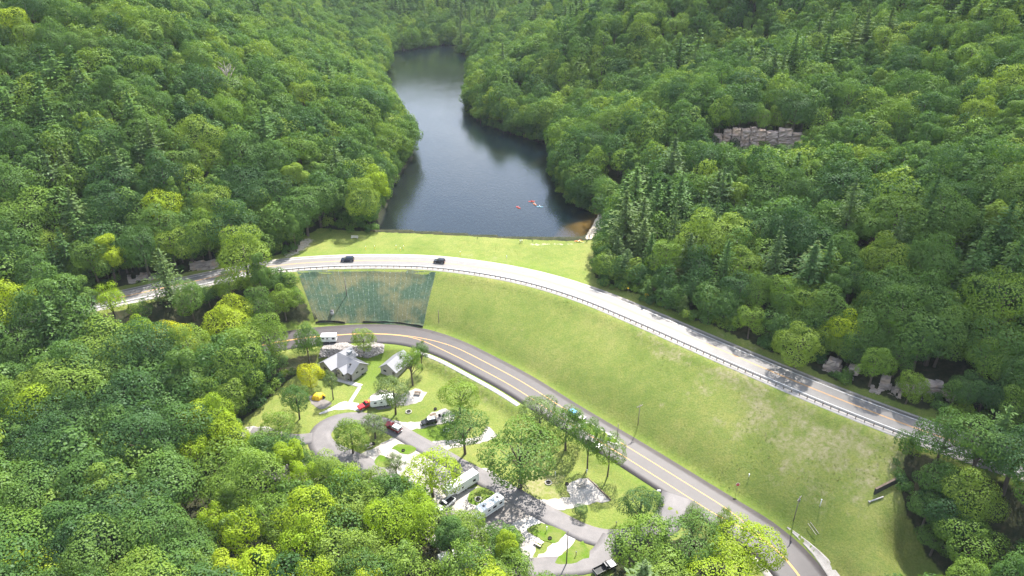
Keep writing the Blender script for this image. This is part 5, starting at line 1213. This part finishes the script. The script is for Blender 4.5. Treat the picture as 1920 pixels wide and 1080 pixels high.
sign('warning_sign', 1211, 565, 2.9, 'large yellow diamond warning sign below the pines', 'diamond', 'sign_yellow', .95, R(-35))
sign('marker_sign', 1177, 549, 2.0, 'small yellow marker left of the warning sign', 'diamond', 'sign_yellow', .4, R(-35))
for k, (x, y, lab) in enumerate([(686, 468, 'leftmost yellow marker post on the dam grass'), (703, 467, 'second yellow marker post from the SUV'), (743, 466, 'yellow marker post in the middle of the dam grass'), (751, 471, 'yellow marker post closest to the road edge'), (757, 467, 'yellow marker post nearest the black hatchback side'), (863, 478, 'lone yellow marker post right of the hatchback')]):
    t = empty('marker_post', spot(x, y, 0), 0, lab, 'marker post'); box('stake', (-.06, .06, -.06, .06, -.2, 1.2), 'sign_yellow', t); box('cap', (-.09, .09, -.09, .09, 1.2, 1.45), 'sign_white', t)
for x, y, h, lab in [(1404, 894, .8, 'small white peg in the dry field'), (1537, 950, 2.2, 'slim white post right of the transformer pole'), (1100, 889, 1.5, 'pale hydrant post under the long-trunked tree'), (1041, 892, 1.2, 'white utility stub near the stone fire ring'), (1025, 996, 1.4, 'white utility stub on the lawn island'), (1155, 986, 1.2, 'dark post on the lawn beside the compact tree'), (1080, 1042, 1.2, 'dark post on the pointed island'), (950, 484, .9, 'white marker on the grass above the guard rail')]:
    t = empty('service_post', spot(x, y, 0), 0, lab, 'post'); mt = 'sign_white' if 'dark' not in lab else 'brown_wood'
    tubes('shaft', [([(0, 0, -.2), (0, 0, h)], [.09, .08])], mt, t, 8); box('cap', (-.14, .14, -.14, .14, h, h + .16), 'rv_grey' if mt == 'sign_white' else 'dark_steel', t, .03)
# entrance island with pay post and gate arm
isl_xy = GP([(1083, 804), (1086, 797), (1101, 791.5), (1125, 804), (1163, 829), (1158, 835), (1122, 824), (1098, 812)])
ko = sheet('kerb', rough_poly(isl_xy, amp=.0), .22, MAT['concrete'], 3.0, .3, kind='structure', label='pale kerb of the entrance island', cat='kerb')
cen_ = isl_xy.mean(0); sheet('island_grass', rough_poly(cen_ + (isl_xy - cen_) * .86, amp=.05), .25, MAT['lawn'], 3.0, .05, kind='structure', label='grass of the entrance island', cat='lawn')
t = empty('pay_station', spot(1143, 823, .2), R(-30), 'white pay station with a dark gate arm on the entrance island', 'pay station')
box('cabinet', (-.55, .55, -.4, .4, 0, 1.5), 'sign_white', t, .05); box('slot', (-.25, .25, -.43, -.39, .9, 1.15), 'black_plastic', t); tubes('gate_arm', [([(.3, 0, 1.5), (.3, 0, 2.0), (2.4, 0, 2.5)], [.1, .09, .05])], 'black_plastic', t, 6)

# ------------------------------------------------------------------ camp furniture
def table(px_, py_, yaw, lab, mat):
    t = empty('picnic_table', spot(px_, py_, .08), yaw, lab, 'picnic table')
    for i in range(4): box('plank', (-1.0, 1.0, -.38 + i * .195, -.38 + i * .195 + .18, .72, .76), mat, t)
    for s in (-1, 1):
        box('bench', (-1.0, 1.0, s * .72 - .14, s * .72 + .14, .42, .46), mat, t)
        tubes('leg', [([(s * .7, -.8, 0), (s * .7, -.2, .72)], [.045, .045]), ([(s * .7, .8, 0), (s * .7, .2, .72)], [.045, .045]), ([(s * .7, -.75, .4), (s * .7, .75, .4)], [.04, .04])], 'dark_steel', t, 5)
table(783, 739, R(-10), 'dark picnic table on the empty white pad', 'brown_wood'); table(812, 781, R(30), 'dark picnic table behind the black off-roader', 'brown_wood')
table(732, 857, R(-35), 'weathered picnic table on the gravel by the lawn patch', 'grey_wood'); table(1090, 911, R(15), 'grey picnic table on the timber-edged pad', 'grey_wood')
table(1010, 1020, R(-35), 'pale picnic table beside the lawn island', 'pale_wood'); table(453, 803, R(-15), 'brown picnic table at the end of the spur', 'brown_wood'); table(692, 838, R(35), 'grey picnic table beside the turning circle island', 'grey_wood')
def fire_ring(px_, py_, lab, stones):
    t = empty('fire_ring', spot(px_, py_, .05), 0, lab, 'fire ring'); r_ = random.Random(px_)
    bm = bmesh.new(); n_ = 18
    for rr, z in ((.48, 0), (.48, .32), (.42, .32), (.42, .05)): [bm.verts.new((math.cos(6.283 * i / n_) * rr, math.sin(6.283 * i / n_) * rr, z)) for i in range(n_)]
    bm.verts.ensure_lookup_table()
    for k in range(3):
        for i in range(n_): bm.faces.new([bm.verts[q_] for q_ in (k * n_ + i, k * n_ + (i + 1) % n_, (k + 1) * n_ + (i + 1) % n_, (k + 1) * n_ + i)])
    finish('steel_ring', bm, 'char', t)
    tubes('ash', [([(0, 0, 0), (0, 0, .08)], [.43, .40])], 'char', t, 14)
    if stones:
        for i in range(14):
            a = 6.283 * i / 14; bm = bmesh.new(); bmesh.ops.create_icosphere(bm, subdivisions=1, radius=.19)
            for v in bm.verts: v.co = v.co * r_.uniform(.8, 1.15)
            o = finish('stone', bm, 'concrete', t); o.location = (math.cos(a) * .82, math.sin(a) * .82, .1); o.rotation_euler[2] = a; o.scale = (.9, 1.1, .75)
for x, y, lab, st_ in [(*z2((990, 252))[0], 'stone fire ring on the lawn above the off-roader', True), (*z2((1230, 228))[0], 'black fire ring at the top of the jeep pad', False), (*z2((942, 602))[0], 'black fire ring on the small lawn island', False), (*z2((672, 542))[0], 'black fire ring beside the grey table', False), (*z2((350, 478))[0], 'black fire ring on the turning circle island', False), (*z2((980, 850))[0], 'black fire ring behind the lime spreading tree', False), (*z2((1330, 418))[0], 'stone fire ring on the bright lawn beside the leafy tree', True), (1028, 905.5, 'stone fire ring on dry grass near the biggest tree', True), (1063, 908, 'black fire ring at the corner of the timber-edged pad', False), (*z4((1205, 745))[0], 'black fire ring on the lawn island by the pale table', False), (*z4((560, 392))[0], 'stone fire ring on the lawn wedge by the motor home', True), (856, 897, 'black fire ring behind the fifth-wheel trailer', False)]:
    fire_ring(x, y, lab, st_)
def chair(px_, py_, yaw, lab):
    t = empty('camp_chair', spot(px_, py_, .08), yaw, lab, 'camp chair')
    box('seat', (-.32, .32, -.3, .3, .40, .45), 'black_plastic', t, .01); bk_ = box('backrest', (-.32, .32, .26, .32, .45, 1.05), 'black_plastic', t, .01)
    for x in (-.3, .3):
        for y in (-.28, .28): tubes('leg', [([(x, y, 0), (-x * .9 if False else x, y, .42)], [.02, .02])], 'dark_steel', t, 5)
        box('armrest', (x - .04, x + .04, -.3, .3, .62, .65), 'black_plastic', t)
chair(824.5, 783, R(20), 'black camp chair on the jeep pad, left of two'); chair(831, 783, R(-25), 'black camp chair on the jeep pad, right of two')
a = spot(*z4((1545, 198))[0], .1); b = spot(*z4((1752, 402))[0], .1)
t = empty('timber_edging', (a + b) / 2, math.atan2(b.y - a.y, b.x - a.x), 'dark timber edging along the right side of the pale pad', 'edging'); L_ = (b - a).length
for i in range(4): box('timber', (-L_ / 2 + i * L_ / 4, -L_ / 2 + (i + 1) * L_ / 4 - .04, -.12, .12, -.1, .25), 'brown_wood', t, .02)
t = empty('log_bench', spot(674, 703, 0), R(12), 'dark low log bench on the lawn by the bath house', 'bench')
tubes('log', [([(-1.1, 0, .5), (1.1, 0, .5)], [.17, .15])], 'grey_wood', t, 8)
for x in (-1.0, 1.0): box('support', (x - .25, x + .25, -.25, .25, -.1, .38), 'char', t, .03)
t = empty('litter_bin', spot(659, 713, 0), 0, 'black litter bin beside the concrete walk', 'bin'); tubes('body', [([(0, 0, -.05), (0, 0, .95)], [.32, .36])], 'black_plastic', t, 12); tubes('lid', [([(0, 0, .95), (0, 0, 1.12)], [.39, .2])], 'dark_steel', t, 12)
a = spot(1519, 979, .03); b = spot(1535, 1001, .03)
for k, lab in enumerate(('pale timber lying in the grass, the upper of two', 'pale timber lying in the grass, the lower of two')):
    c_ = (a + b) / 2 + Vector((-.7 * k, -.4 * k, 0)); t = empty('timber', c_, math.atan2(b.y - a.y, b.x - a.x), lab, 'timber'); t.rotation_euler[1] = -math.asin(max(-1, min(1, (b.z - a.z) / (b - a).length))); box('plank', (-(b - a).length / 2, (b - a).length / 2, -.05, .05, 0, .09), 'grey_wood', t, .01)
# pale bench on the dam crest
t = empty('bench', spot(665, 447, 0), R(-6), 'pale long bench on the grass of the dam crest', 'bench')
for i in range(3): box('slat', (-1.45, 1.45, -.3 + i * .2, -.3 + i * .2 + .17, .46, .51), 'pale_wood', t)
for i in range(2): box('back_slat', (-1.45, 1.45, .3, .35, .65 + i * .25, .85 + i * .25), 'pale_wood', t)
for x in (-1.1, 1.1): boxes('support', [(x - .1, x + .1, -.28, .3, -.1, .46), (x - .06, x + .06, .35, .43, -.1, 1.1)], 'grey_wood', t)
# culvert wall and pipe
a = spot(1640, 926, 0); b = spot(1678, 906, 0)
t = empty('headwall', a, math.atan2(b.y - a.y, b.x - a.x), 'dark concrete culvert headwall at the edge of the trees', 'wall'); L_ = (b - a).length + 1
profile('wall', [(-.2, -1.5), (L_, -1.5), (L_, 3.4), (L_ * .8, 3.4), (0, 1.6), (-.2, 1.6)], -.2, .2, 'dark_steel', t); profile('coping', [(-.25, 1.62), (0, 1.62), (L_ * .8, 3.42), (L_, 3.42), (L_, 3.55), (L_ * .79, 3.55), (0, 1.75), (-.25, 1.75)], -.24, .24, 'brown_wood', t)
a = spot(1631, 942, .3); b = spot(1656, 933, .3); t = empty('drain_pipe', a, 0, 'pale plastic drain pipe poking out below the headwall', 'pipe'); d = b - a
tubes('pipe', [([(0, 0, 0), tuple(d)], [.17, .17])], 'concrete', t, 10); tubes('flare', [([tuple(-d * .1), (0, 0, 0)], [.36, .17])], 'concrete', t, 10)

# ------------------------------------------------------------------ rough grass on the dam
m = N('tuft_blade'); c = m.ramp(m.attr('tint'), (0, (0.115, 0.1552, 0.02875)), (.45, (0.1495, 0.1725, 0.04025)), (.75, (0.1955, 0.1898, 0.069)), (1, (0.2415, 0.207, 0.115)))
d = m.n('BsdfDiffuse'); m.set(d.inputs[0], c); tr_ = m.n('BsdfTranslucent'); m.set(tr_.inputs[0], c); ms = m.n('MixShader'); ms.inputs[0].default_value = .35; m.t.links.new(d.outputs[0], ms.inputs[1]); m.t.links.new(tr_.outputs[0], ms.inputs[2]); m.t.links.new(ms.outputs[0], m.out.inputs['Surface'])
fx0, fy0 = FIELD.min(0); fx1, fy1 = FIELD.max(0); fx1 += 8
tx_ = nrs.uniform(fx0, fx1, 90000); ty_ = nrs.uniform(fy0, fy1 + 40, 90000)
ii = np.clip(np.searchsorted(XS, tx_), 0, len(XS) - 1); jj = np.clip(np.searchsorted(YS, ty_), 0, len(YS) - 1)
dens = .0 + vnoise(tx_, ty_, 9, 31) * .7 + vnoise(tx_, ty_, 3, 32) * .5 + dry[jj, ii] * .25
keep = (inC[jj, ii]) & (dU[jj, ii] > UPW + 2.0) & (dLo[jj, ii] > LOW + 1.2) & ~inL[jj, ii] & (sand[jj, ii] < .3) & (nrs.rand(90000) < dens) & (inside(FIELD, tx_, ty_) | (ty_ > 228))
tx_, ty_, ii, jj = tx_[keep], ty_[keep], ii[keep], jj[keep]; nt_ = len(tx_); th = nrs.uniform(.06, .2, nt_)
cc_ = np.stack([tx_, ty_, H(tx_, ty_) + th * .6], -1); an = nrs.uniform(0, 6.28, nt_)
me = leaf_mesh('grass_tufts', cards(cc_, np.stack([np.cos(an), np.sin(an), np.full(nt_, 3.0)], -1), th, nrs, .3), np.clip(nrs.rand(nt_) * .75 + dry[jj, ii] * .5 - .05, 0, 1), m.m)
prop(link('grass_tufts', me), kind='stuff', label='rough tufts of grass and weeds on the dam slopes', cat='grass')
print('tufts', nt_)
# ------------------------------------------------------------------ rocks
def rock_face(name, px0, px1, py_base, height, lab, cols=10, depth=3.0, cat='cliff', lean=.0, seed=1, layers=4, mat='rock'):
    r_ = random.Random(seed); A_ = Vector(G(px0, py_base[0])); B_ = Vector(G(px1, py_base[1]))
    t = empty(name, A_, math.atan2(B_.y - A_.y, B_.x - A_.x), lab, cat); L_ = math.hypot(B_.x - A_.x, B_.y - A_.y)
    slope_ = (B_.z - A_.z) / max(L_, .1); z = -1.2
    for k in range(layers):                                   # uneven beds of stone, each broken into blocks
        lh = (height + 1.2) / layers * r_.uniform(.75, 1.3); x = -r_.uniform(0, 2) + k * .4; setb = lean * z + r_.uniform(-.3, .3)
        end_ = L_ * (1 - .06 * k * r_.random())
        while x < end_:
            wd = L_ / cols * r_.uniform(.45, 1.8); yy = setb + r_.uniform(-.95, .95)
            if k == layers - 1 and r_.random() < .3: x += wd; continue
            bm = bmesh.new(); hh = lh * r_.uniform(.9, 1.15)
            bbox(bm, x - .1, x + wd + .05, yy, yy + depth, z + slope_ * x - .2, z + slope_ * (x + wd / 2) + hh, .05, .12)
            bmesh.ops.subdivide_edges(bm, edges=bm.edges[:], cuts=2, use_grid_fill=True)
            for v in bm.verts: v.co += Vector((r_.uniform(-.18, .18), r_.uniform(-.28, .28), r_.uniform(-.14, .14)))
            finish('rock_block', bm, mat, t); x += wd + (r_.uniform(.2, .8) if r_.random() < .35 else 0)
        z += lh
    return t
A_ = Vector(G(1340, 281)); B_ = Vector(G(1510, 288)); t = empty('cliff', A_, math.atan2(B_.y - A_.y, B_.x - A_.x), 'grey-pink sandstone cliff on the right hillside', 'cliff'); L_ = math.hypot(B_.x - A_.x, B_.y - A_.y); r_ = random.Random(12); x = -1.0
while x < L_:
    wd = r_.uniform(2.0, 5.6); y0 = r_.uniform(-.9, .9); hh = r_.uniform(8.6, 10.2) * (.62 + .38 * math.sin(math.pi * min(1, max(0, (x + wd / 2) / L_))) ** .4); z = -1.5 + (B_.z - A_.z) / L_ * x
    n_ = r_.choice((3, 4, 4, 5))
    for k in range(n_):
        lh = (hh + 1.5) / n_ * r_.uniform(.85, 1.15); bm = bmesh.new(); yy = y0 + r_.uniform(-.3, .3) + .25 * k
        bbox(bm, x, x + wd, yy, yy + 3.2, z, z + lh + .05, .1, .1); bmesh.ops.subdivide_edges(bm, edges=bm.edges[:], cuts=3, use_grid_fill=True)
        for v in bm.verts: v.co += Vector((r_.uniform(-.22, .22), r_.uniform(-.55, .55), r_.uniform(-.25, .25)))
        finish('rock_block', bm, 'cliff_stone', t); z += lh
    x += wd + (r_.uniform(.15, .5) if r_.random() < .3 else -.15)
rock_face('rock_outcrop', 1722, 1785, (742, 750), 3.2, 'largest pale rock cutting beside the upper road at right', 5, 3.0, 'rock', .55, 4)
rock_face('rock_outcrop', 1548, 1592, (698, 710), 3.2, 'pale rock outcrop between two bright trees above the road', 4, 2.5, 'rock', .6, 5, 3)
rock_face('rock_outcrop', 1648, 1685, (730, 743), 2.6, 'low rock ledge left of the largest road cutting', 4, 2.5, 'rock', .6, 8, 3)
rock_face('rock_outcrop', 356, 404, (508, 501), 1.5, 'pale rock face above the road at left near the tall narrow tree', 5, 2.5, 'rock', .5, 6, 3)
rock_face('rock_outcrop', 244, 284, (529, 522), 1.4, 'pale rock face above the road behind the pale pine', 4, 2.5, 'rock', .5, 7, 3)
rp_xy = GP(z1((760, 440), (800, 330), (1000, 300), (1080, 335), (1250, 300), (1345, 320), (1340, 385), (1200, 440), (1100, 420), (1000, 385), (880, 420)))
x0, y0 = rp_xy.min(0); x1, y1 = rp_xy.max(0); V, Fc = [], []; ico = bmesh.new(); bmesh.ops.create_icosphere(ico, subdivisions=1, radius=1); iv = np.array([v.co[:] for v in ico.verts]); ifc = np.array([[v.index for v in f.verts] for f in ico.faces]); ico.free()
cnt_ = 0; vv_, ff_ = [], []
while cnt_ < 4200:
    x = rnd.uniform(x0, x1); y = rnd.uniform(y0, y1)
    if not inside(rp_xy, np.array(x), np.array(y)): continue
    r_ = rnd.uniform(.13, .38); q_ = iv * np.array([r_ * rnd.uniform(.8, 1.4), r_ * rnd.uniform(.8, 1.3), r_ * .7]) * nrs.uniform(.75, 1.2, (len(iv), 1)); a = rnd.uniform(0, 6.28)
    q_ = np.stack([q_[:, 0] * math.cos(a) - q_[:, 1] * math.sin(a), q_[:, 0] * math.sin(a) + q_[:, 1] * math.cos(a), q_[:, 2]], -1)
    ff_.append(ifc + len(iv) * cnt_); vv_.append(q_ + np.array([x, y, float(H(x, y)) + r_ * .2])); cnt_ += 1
me = npmesh('riprap', np.vstack(vv_), np.zeros((0, 4), int), np.vstack(ff_))
prop(link('riprap', me, None, MAT['riprap']), kind='stuff', label='white broken stone bank between the lower road and the bath house', cat='riprap')

# ------------------------------------------------------------------ dead trees
def dead(px_, py_, h, lab, seed, bare_trunk=False):
    r_ = random.Random(seed); g = spot(px_, py_, -.3); t = empty('dead_tree', g, 0, lab, 'tree')
    tubes('trunk', [([(0, 0, 0), (.2, .1, h * .5), (.1, .2, h)], [h * .016, h * .012, h * .003])], 'dead_wood', t, 7)
    for i in range(6 if bare_trunk else 24):
        a = r_.uniform(0, 6.28); z = h * r_.uniform(.3, .92); l = (h * .34) * (1.15 - z / h) * r_.uniform(.7, 1.2) * (.4 if bare_trunk else 1); c, s_ = math.cos(a), math.sin(a)
        ts = [([(.15, .1, z), (c * l * .5, s_ * l * .5, z + l * .4), (c * l, s_ * l, z + l * 1.0)], [h * .006, h * .004, h * .001])]
        for k in range(4):
            f_ = r_.uniform(.35, .9); b_ = a + r_.uniform(-1, 1); q_ = Vector((c * l * f_, s_ * l * f_, z + l * f_ * .9)); ts.append(([tuple(q_), tuple(q_ + Vector((math.cos(b_) * l * .35, math.sin(b_) * l * .35, l * .4)))], [h * .0035, h * .001]))
        tubes('branch', ts, 'dead_wood', t, 4)
dead(437, 212, 24, 'bare grey dead tree on the left hillside', 1); dead(55, 520, 13, 'small bare white tree above the road at far left', 2); dead(1446, 432, 17, 'broken grey snag below the cliff', 3, True)

# ------------------------------------------------------------------ kayaks and people
def kayak(pos_, yaw, mat, lab, L=3.1, W=.75, name='kayak'):
    t = empty(name, pos_, yaw, lab, 'kayak'); V, Fc = [], []; n_ = 11; sec_ = 8
    for i in range(n_):
        s_ = -1 + 2 * i / (n_ - 1); w_ = max(.03, (1 - abs(s_) ** 2.2)) * W / 2; zr = .16 * abs(s_) ** 3
        for k in range(sec_):
            a = 2 * math.pi * k / sec_; V.append((s_ * L / 2, math.cos(a) * w_, .14 + zr + math.sin(a) * (.2 if math.sin(a) < 0 else .14) * (1 - .5 * s_ * s_)))
        if i:
            for k in range(sec_): Fc.append(((i - 1) * sec_ + k, (i - 1) * sec_ + (k + 1) % sec_, i * sec_ + (k + 1) % sec_, i * sec_ + k))
    Fc += [tuple(range(sec_))[::-1], tuple(range((n_ - 1) * sec_, n_ * sec_))]
    link('hull', pymesh('hull', V, Fc, True), t, MAT[mat])
    tubes('cockpit', [([(-.1, 0, .22), (-.1, 0, .33)], [.30, .27])], 'black_plastic', t, 12)
    tubes('seat_back', [([(-.35, -.18, .3), (-.38, 0, .5), (-.35, .18, .3)], [.05, .05, .05])], 'black_plastic', t, 6)
    return t
def clothes(name, shirt, pants, z0, z1):
    m = N(name); sp_ = m.n('SeparateXYZ'); m.t.links.new(m.coord('Object'), sp_.inputs[0])
    c = m.ramp(m.math('DIVIDE', sp_.outputs['Z'], 2.0), (0, (.05, .04, .04)), (.04, (.5, .32, .24)), (z0 / 2 - .01, pants), (z1 / 2, shirt), (.74, (.5, .32, .24)), (.84, (.06, .04, .03)))
    for e_ in m.t.nodes:
        if e_.bl_idname == 'ShaderNodeValToRGB': e_.color_ramp.interpolation = 'CONSTANT'
    m.principled(c, .8); return m.m
def person(pos_, yaw, lab, shirt, pants, pose='stand'):
    if pose == 'sit':
        J = {'pel': (0, 0, .12), 'ch': (-.06, 0, .48), 'nk': (-.05, 0, .62), 'hd': (-.04, 0, .74), 'ht': (-.03, 0, .86)}
        for s_, k in ((1, 'l'), (-1, 'r')):
            J.update({'sh' + k: (-.05, s_ * .19, .55), 'el' + k: (.12, s_ * .3, .36), 'ha' + k: (.34, s_ * .28, .42), 'hp' + k: (.02, s_ * .1, .12), 'kn' + k: (.42, s_ * .13, .26), 'an' + k: (.8, s_ * .1, .12), 'to' + k: (.86, s_ * .1, .2)})
    else:
        J = {'pel': (0, 0, .95), 'ch': (.01, 0, 1.3), 'nk': (.01, 0, 1.5), 'hd': (.03, 0, 1.6), 'ht': (.03, 0, 1.74)}
        for s_, k in ((1, 'l'), (-1, 'r')):
            f_ = .16 * s_; J.update({'sh' + k: (0, s_ * .2, 1.42), 'el' + k: (-f_ * .6, s_ * .27, 1.14), 'ha' + k: (-f_ * .3 + .1, s_ * .26, .9), 'hp' + k: (0, s_ * .1, .92), 'kn' + k: (f_ * .8 + .03, s_ * .11, .5), 'an' + k: (f_, s_ * .11, .08), 'to' + k: (f_ + .17, s_ * .12, .04)})
    names = list(J); E = [('pel', 'ch'), ('ch', 'nk'), ('nk', 'hd'), ('hd', 'ht')]
    for k in 'lr': E += [('ch', 'sh' + k), ('sh' + k, 'el' + k), ('el' + k, 'ha' + k), ('pel', 'hp' + k), ('hp' + k, 'kn' + k), ('kn' + k, 'an' + k), ('an' + k, 'to' + k)]
    me = bpy.data.meshes.new('person'); me.from_pydata([J[q_] for q_ in names], [(names.index(a), names.index(b)) for a, b in E], [])
    o = prop(link('person', me), lab, 'person'); o.location = pos_; o.rotation_euler[2] = yaw
    md = o.modifiers.new('skin', 'SKIN'); RAD = {'pel': .14, 'ch': .15, 'nk': .06, 'hd': .1, 'ht': .08, 'sh': .07, 'el': .05, 'ha': .045, 'hp': .1, 'kn': .065, 'an': .045, 'to': .045}
    for i, q_ in enumerate(names):
        r_ = RAD[q_ if q_ in RAD else q_[:2]]; me.skin_vertices[0].data[i].radius = (r_, r_)
    me.skin_vertices[0].data[0].use_root = True
    o.modifiers.new('smooth', 'SUBSURF').levels = 1
    me.materials.append(clothes('clothes', shirt, pants, *((.1, .16) if pose == 'sit' else (.08, .95)))); 
    return o
def W_(px_, py_): q_ = P(px_, py_, LAKE_Z); return Vector((q_[0], q_[1], LAKE_Z - .06))
for x, y, yaw, mat, lab, sh in [(997, 378, R(5), 'kayak_red', 'red kayak with its bow to the left in the group of three', (.6, .08, .05)), (1003, 383.5, R(-60), 'kayak_orange', 'orange kayak pointing at the dam beside the red one', (.7, .6, .55)), (1012, 388, R(-18), 'kayak_blue', 'pale blue kayak nearest the right shore', (.75, .75, .75)), (972, 389.5, R(-50), 'kayak_red', 'lone red kayak left of the group', (.7, .3, .3))]:
    q_ = W_(x, y); kayak(q_, yaw, mat, lab)
    person(q_ + Vector((-.12 * math.cos(yaw), -.12 * math.sin(yaw), .14)), yaw, 'paddler sitting in the ' + lab.split(' with')[0].split(' pointing')[0], sh, (.05, .05, .08), 'sit')
kayak(spot(1083, 452.5, .05), R(20), 'kayak_orange', 'orange kayak drawn up on the shore by the beach'); kayak(spot(1087, 453.5, .05), R(-5), 'kayak_yellow', 'yellow kayak drawn up next to the orange one')
person(spot(975.5, 456, 0), R(200), 'person in a white shirt on the dam crest, left of two', (.75, .75, .75), (.08, .08, .1)); person(spot(978.8, 455.5, 0), R(160), 'person in a white shirt on the dam crest, right of two', (.8, .78, .76), (.15, .13, .12))
person(spot(1104.5, 447.5, 0), R(90), 'person in dark clothes standing on the pale beach', (.05, .05, .07), (.06, .06, .08)); person(spot(1110, 436, 0), R(30), 'person in a white top further along the beach', (.75, .72, .7), (.2, .1, .1))

# ------------------------------------------------------------------ haze
m = N('haze_air'); pv = m.n('VolumePrincipled'); pv.inputs['Color'].default_value = (.82, .9, 1, 1); pv.inputs['Density'].default_value = .00005; pv.inputs['Anisotropy'].default_value = 0
m.t.links.new(pv.outputs[0], m.out.inputs['Volume'])
bm = bmesh.new(); bbox(bm, XS[0] - 5, XS[-1] + 5, YS[0] - 5, YS[-1] + 5, Z.min() - 1.5, Z.max() + 40)
prop(finish('haze', bm, m.m), kind='stuff', label='thin summer haze over the valley', cat='haze')
# ------------------------------------------------------------------ a fair-weather cloud above, whose shade lies over the right of the valley
m = N('cloud_vapour'); d = m.n('BsdfDiffuse'); d.inputs[0].default_value = (.9, .9, .92, 1); tl_ = m.n('BsdfTranslucent'); tl_.inputs[0].default_value = (.9, .9, .92, 1); tp = m.n('BsdfTransparent')
a = m.n('MixShader'); a.inputs[0].default_value = .5; m.t.links.new(d.outputs[0], a.inputs[1]); m.t.links.new(tl_.outputs[0], a.inputs[2])
b = m.n('MixShader'); m.set(b.inputs[0], m.ramp(m.noise(.03, 3, .6, m.pos()), (.3, (.04, .04, .04)), (.7, (.13, .13, .13)))); m.t.links.new(tp.outputs[0], b.inputs[1]); m.t.links.new(a.outputs[0], b.inputs[2]); m.t.links.new(b.outputs[0], m.out.inputs['Surface'])
r_ = random.Random(5); vv_, ff_ = [], []; nn_ = 0; shade = [(78, 118), (100, 128), (92, 150), (125, 150), (120, 120), (150, 160), (140, 95), (170, 120), (115, 165)]
bm = bmesh.new(); bmesh.ops.create_icosphere(bm, subdivisions=3, radius=1); iv = np.array([v.co[:] for v in bm.verts]); ifc = np.array([[v.index for v in f.verts] for f in bm.faces]); bm.free()
for gx, gy in shade:
    for k in range(2):
        alt = 430 + r_.uniform(0, 60); c_ = np.array([gx + r_.uniform(-12, 12) + sd.x / sd.z * alt, gy + r_.uniform(-12, 12) + sd.y / sd.z * alt, alt]); rad = r_.uniform(20, 32)
        q_ = iv * rad * (1 + .25 * np.sin(iv[:, :1] * 5 + k) * np.cos(iv[:, 1:2] * 4 + gx)) * np.array([1, 1, .6]); vv_.append(q_ + c_); ff_.append(ifc + nn_ * len(iv)); nn_ += 1
cl = npmesh('cloud', np.vstack(vv_), np.zeros((0, 4), int), np.vstack(ff_)); cl.shade_smooth()
prop(link('cloud', cl, None, m.m), kind='stuff', label='soft white cloud drifting above the valley', cat='cloud')
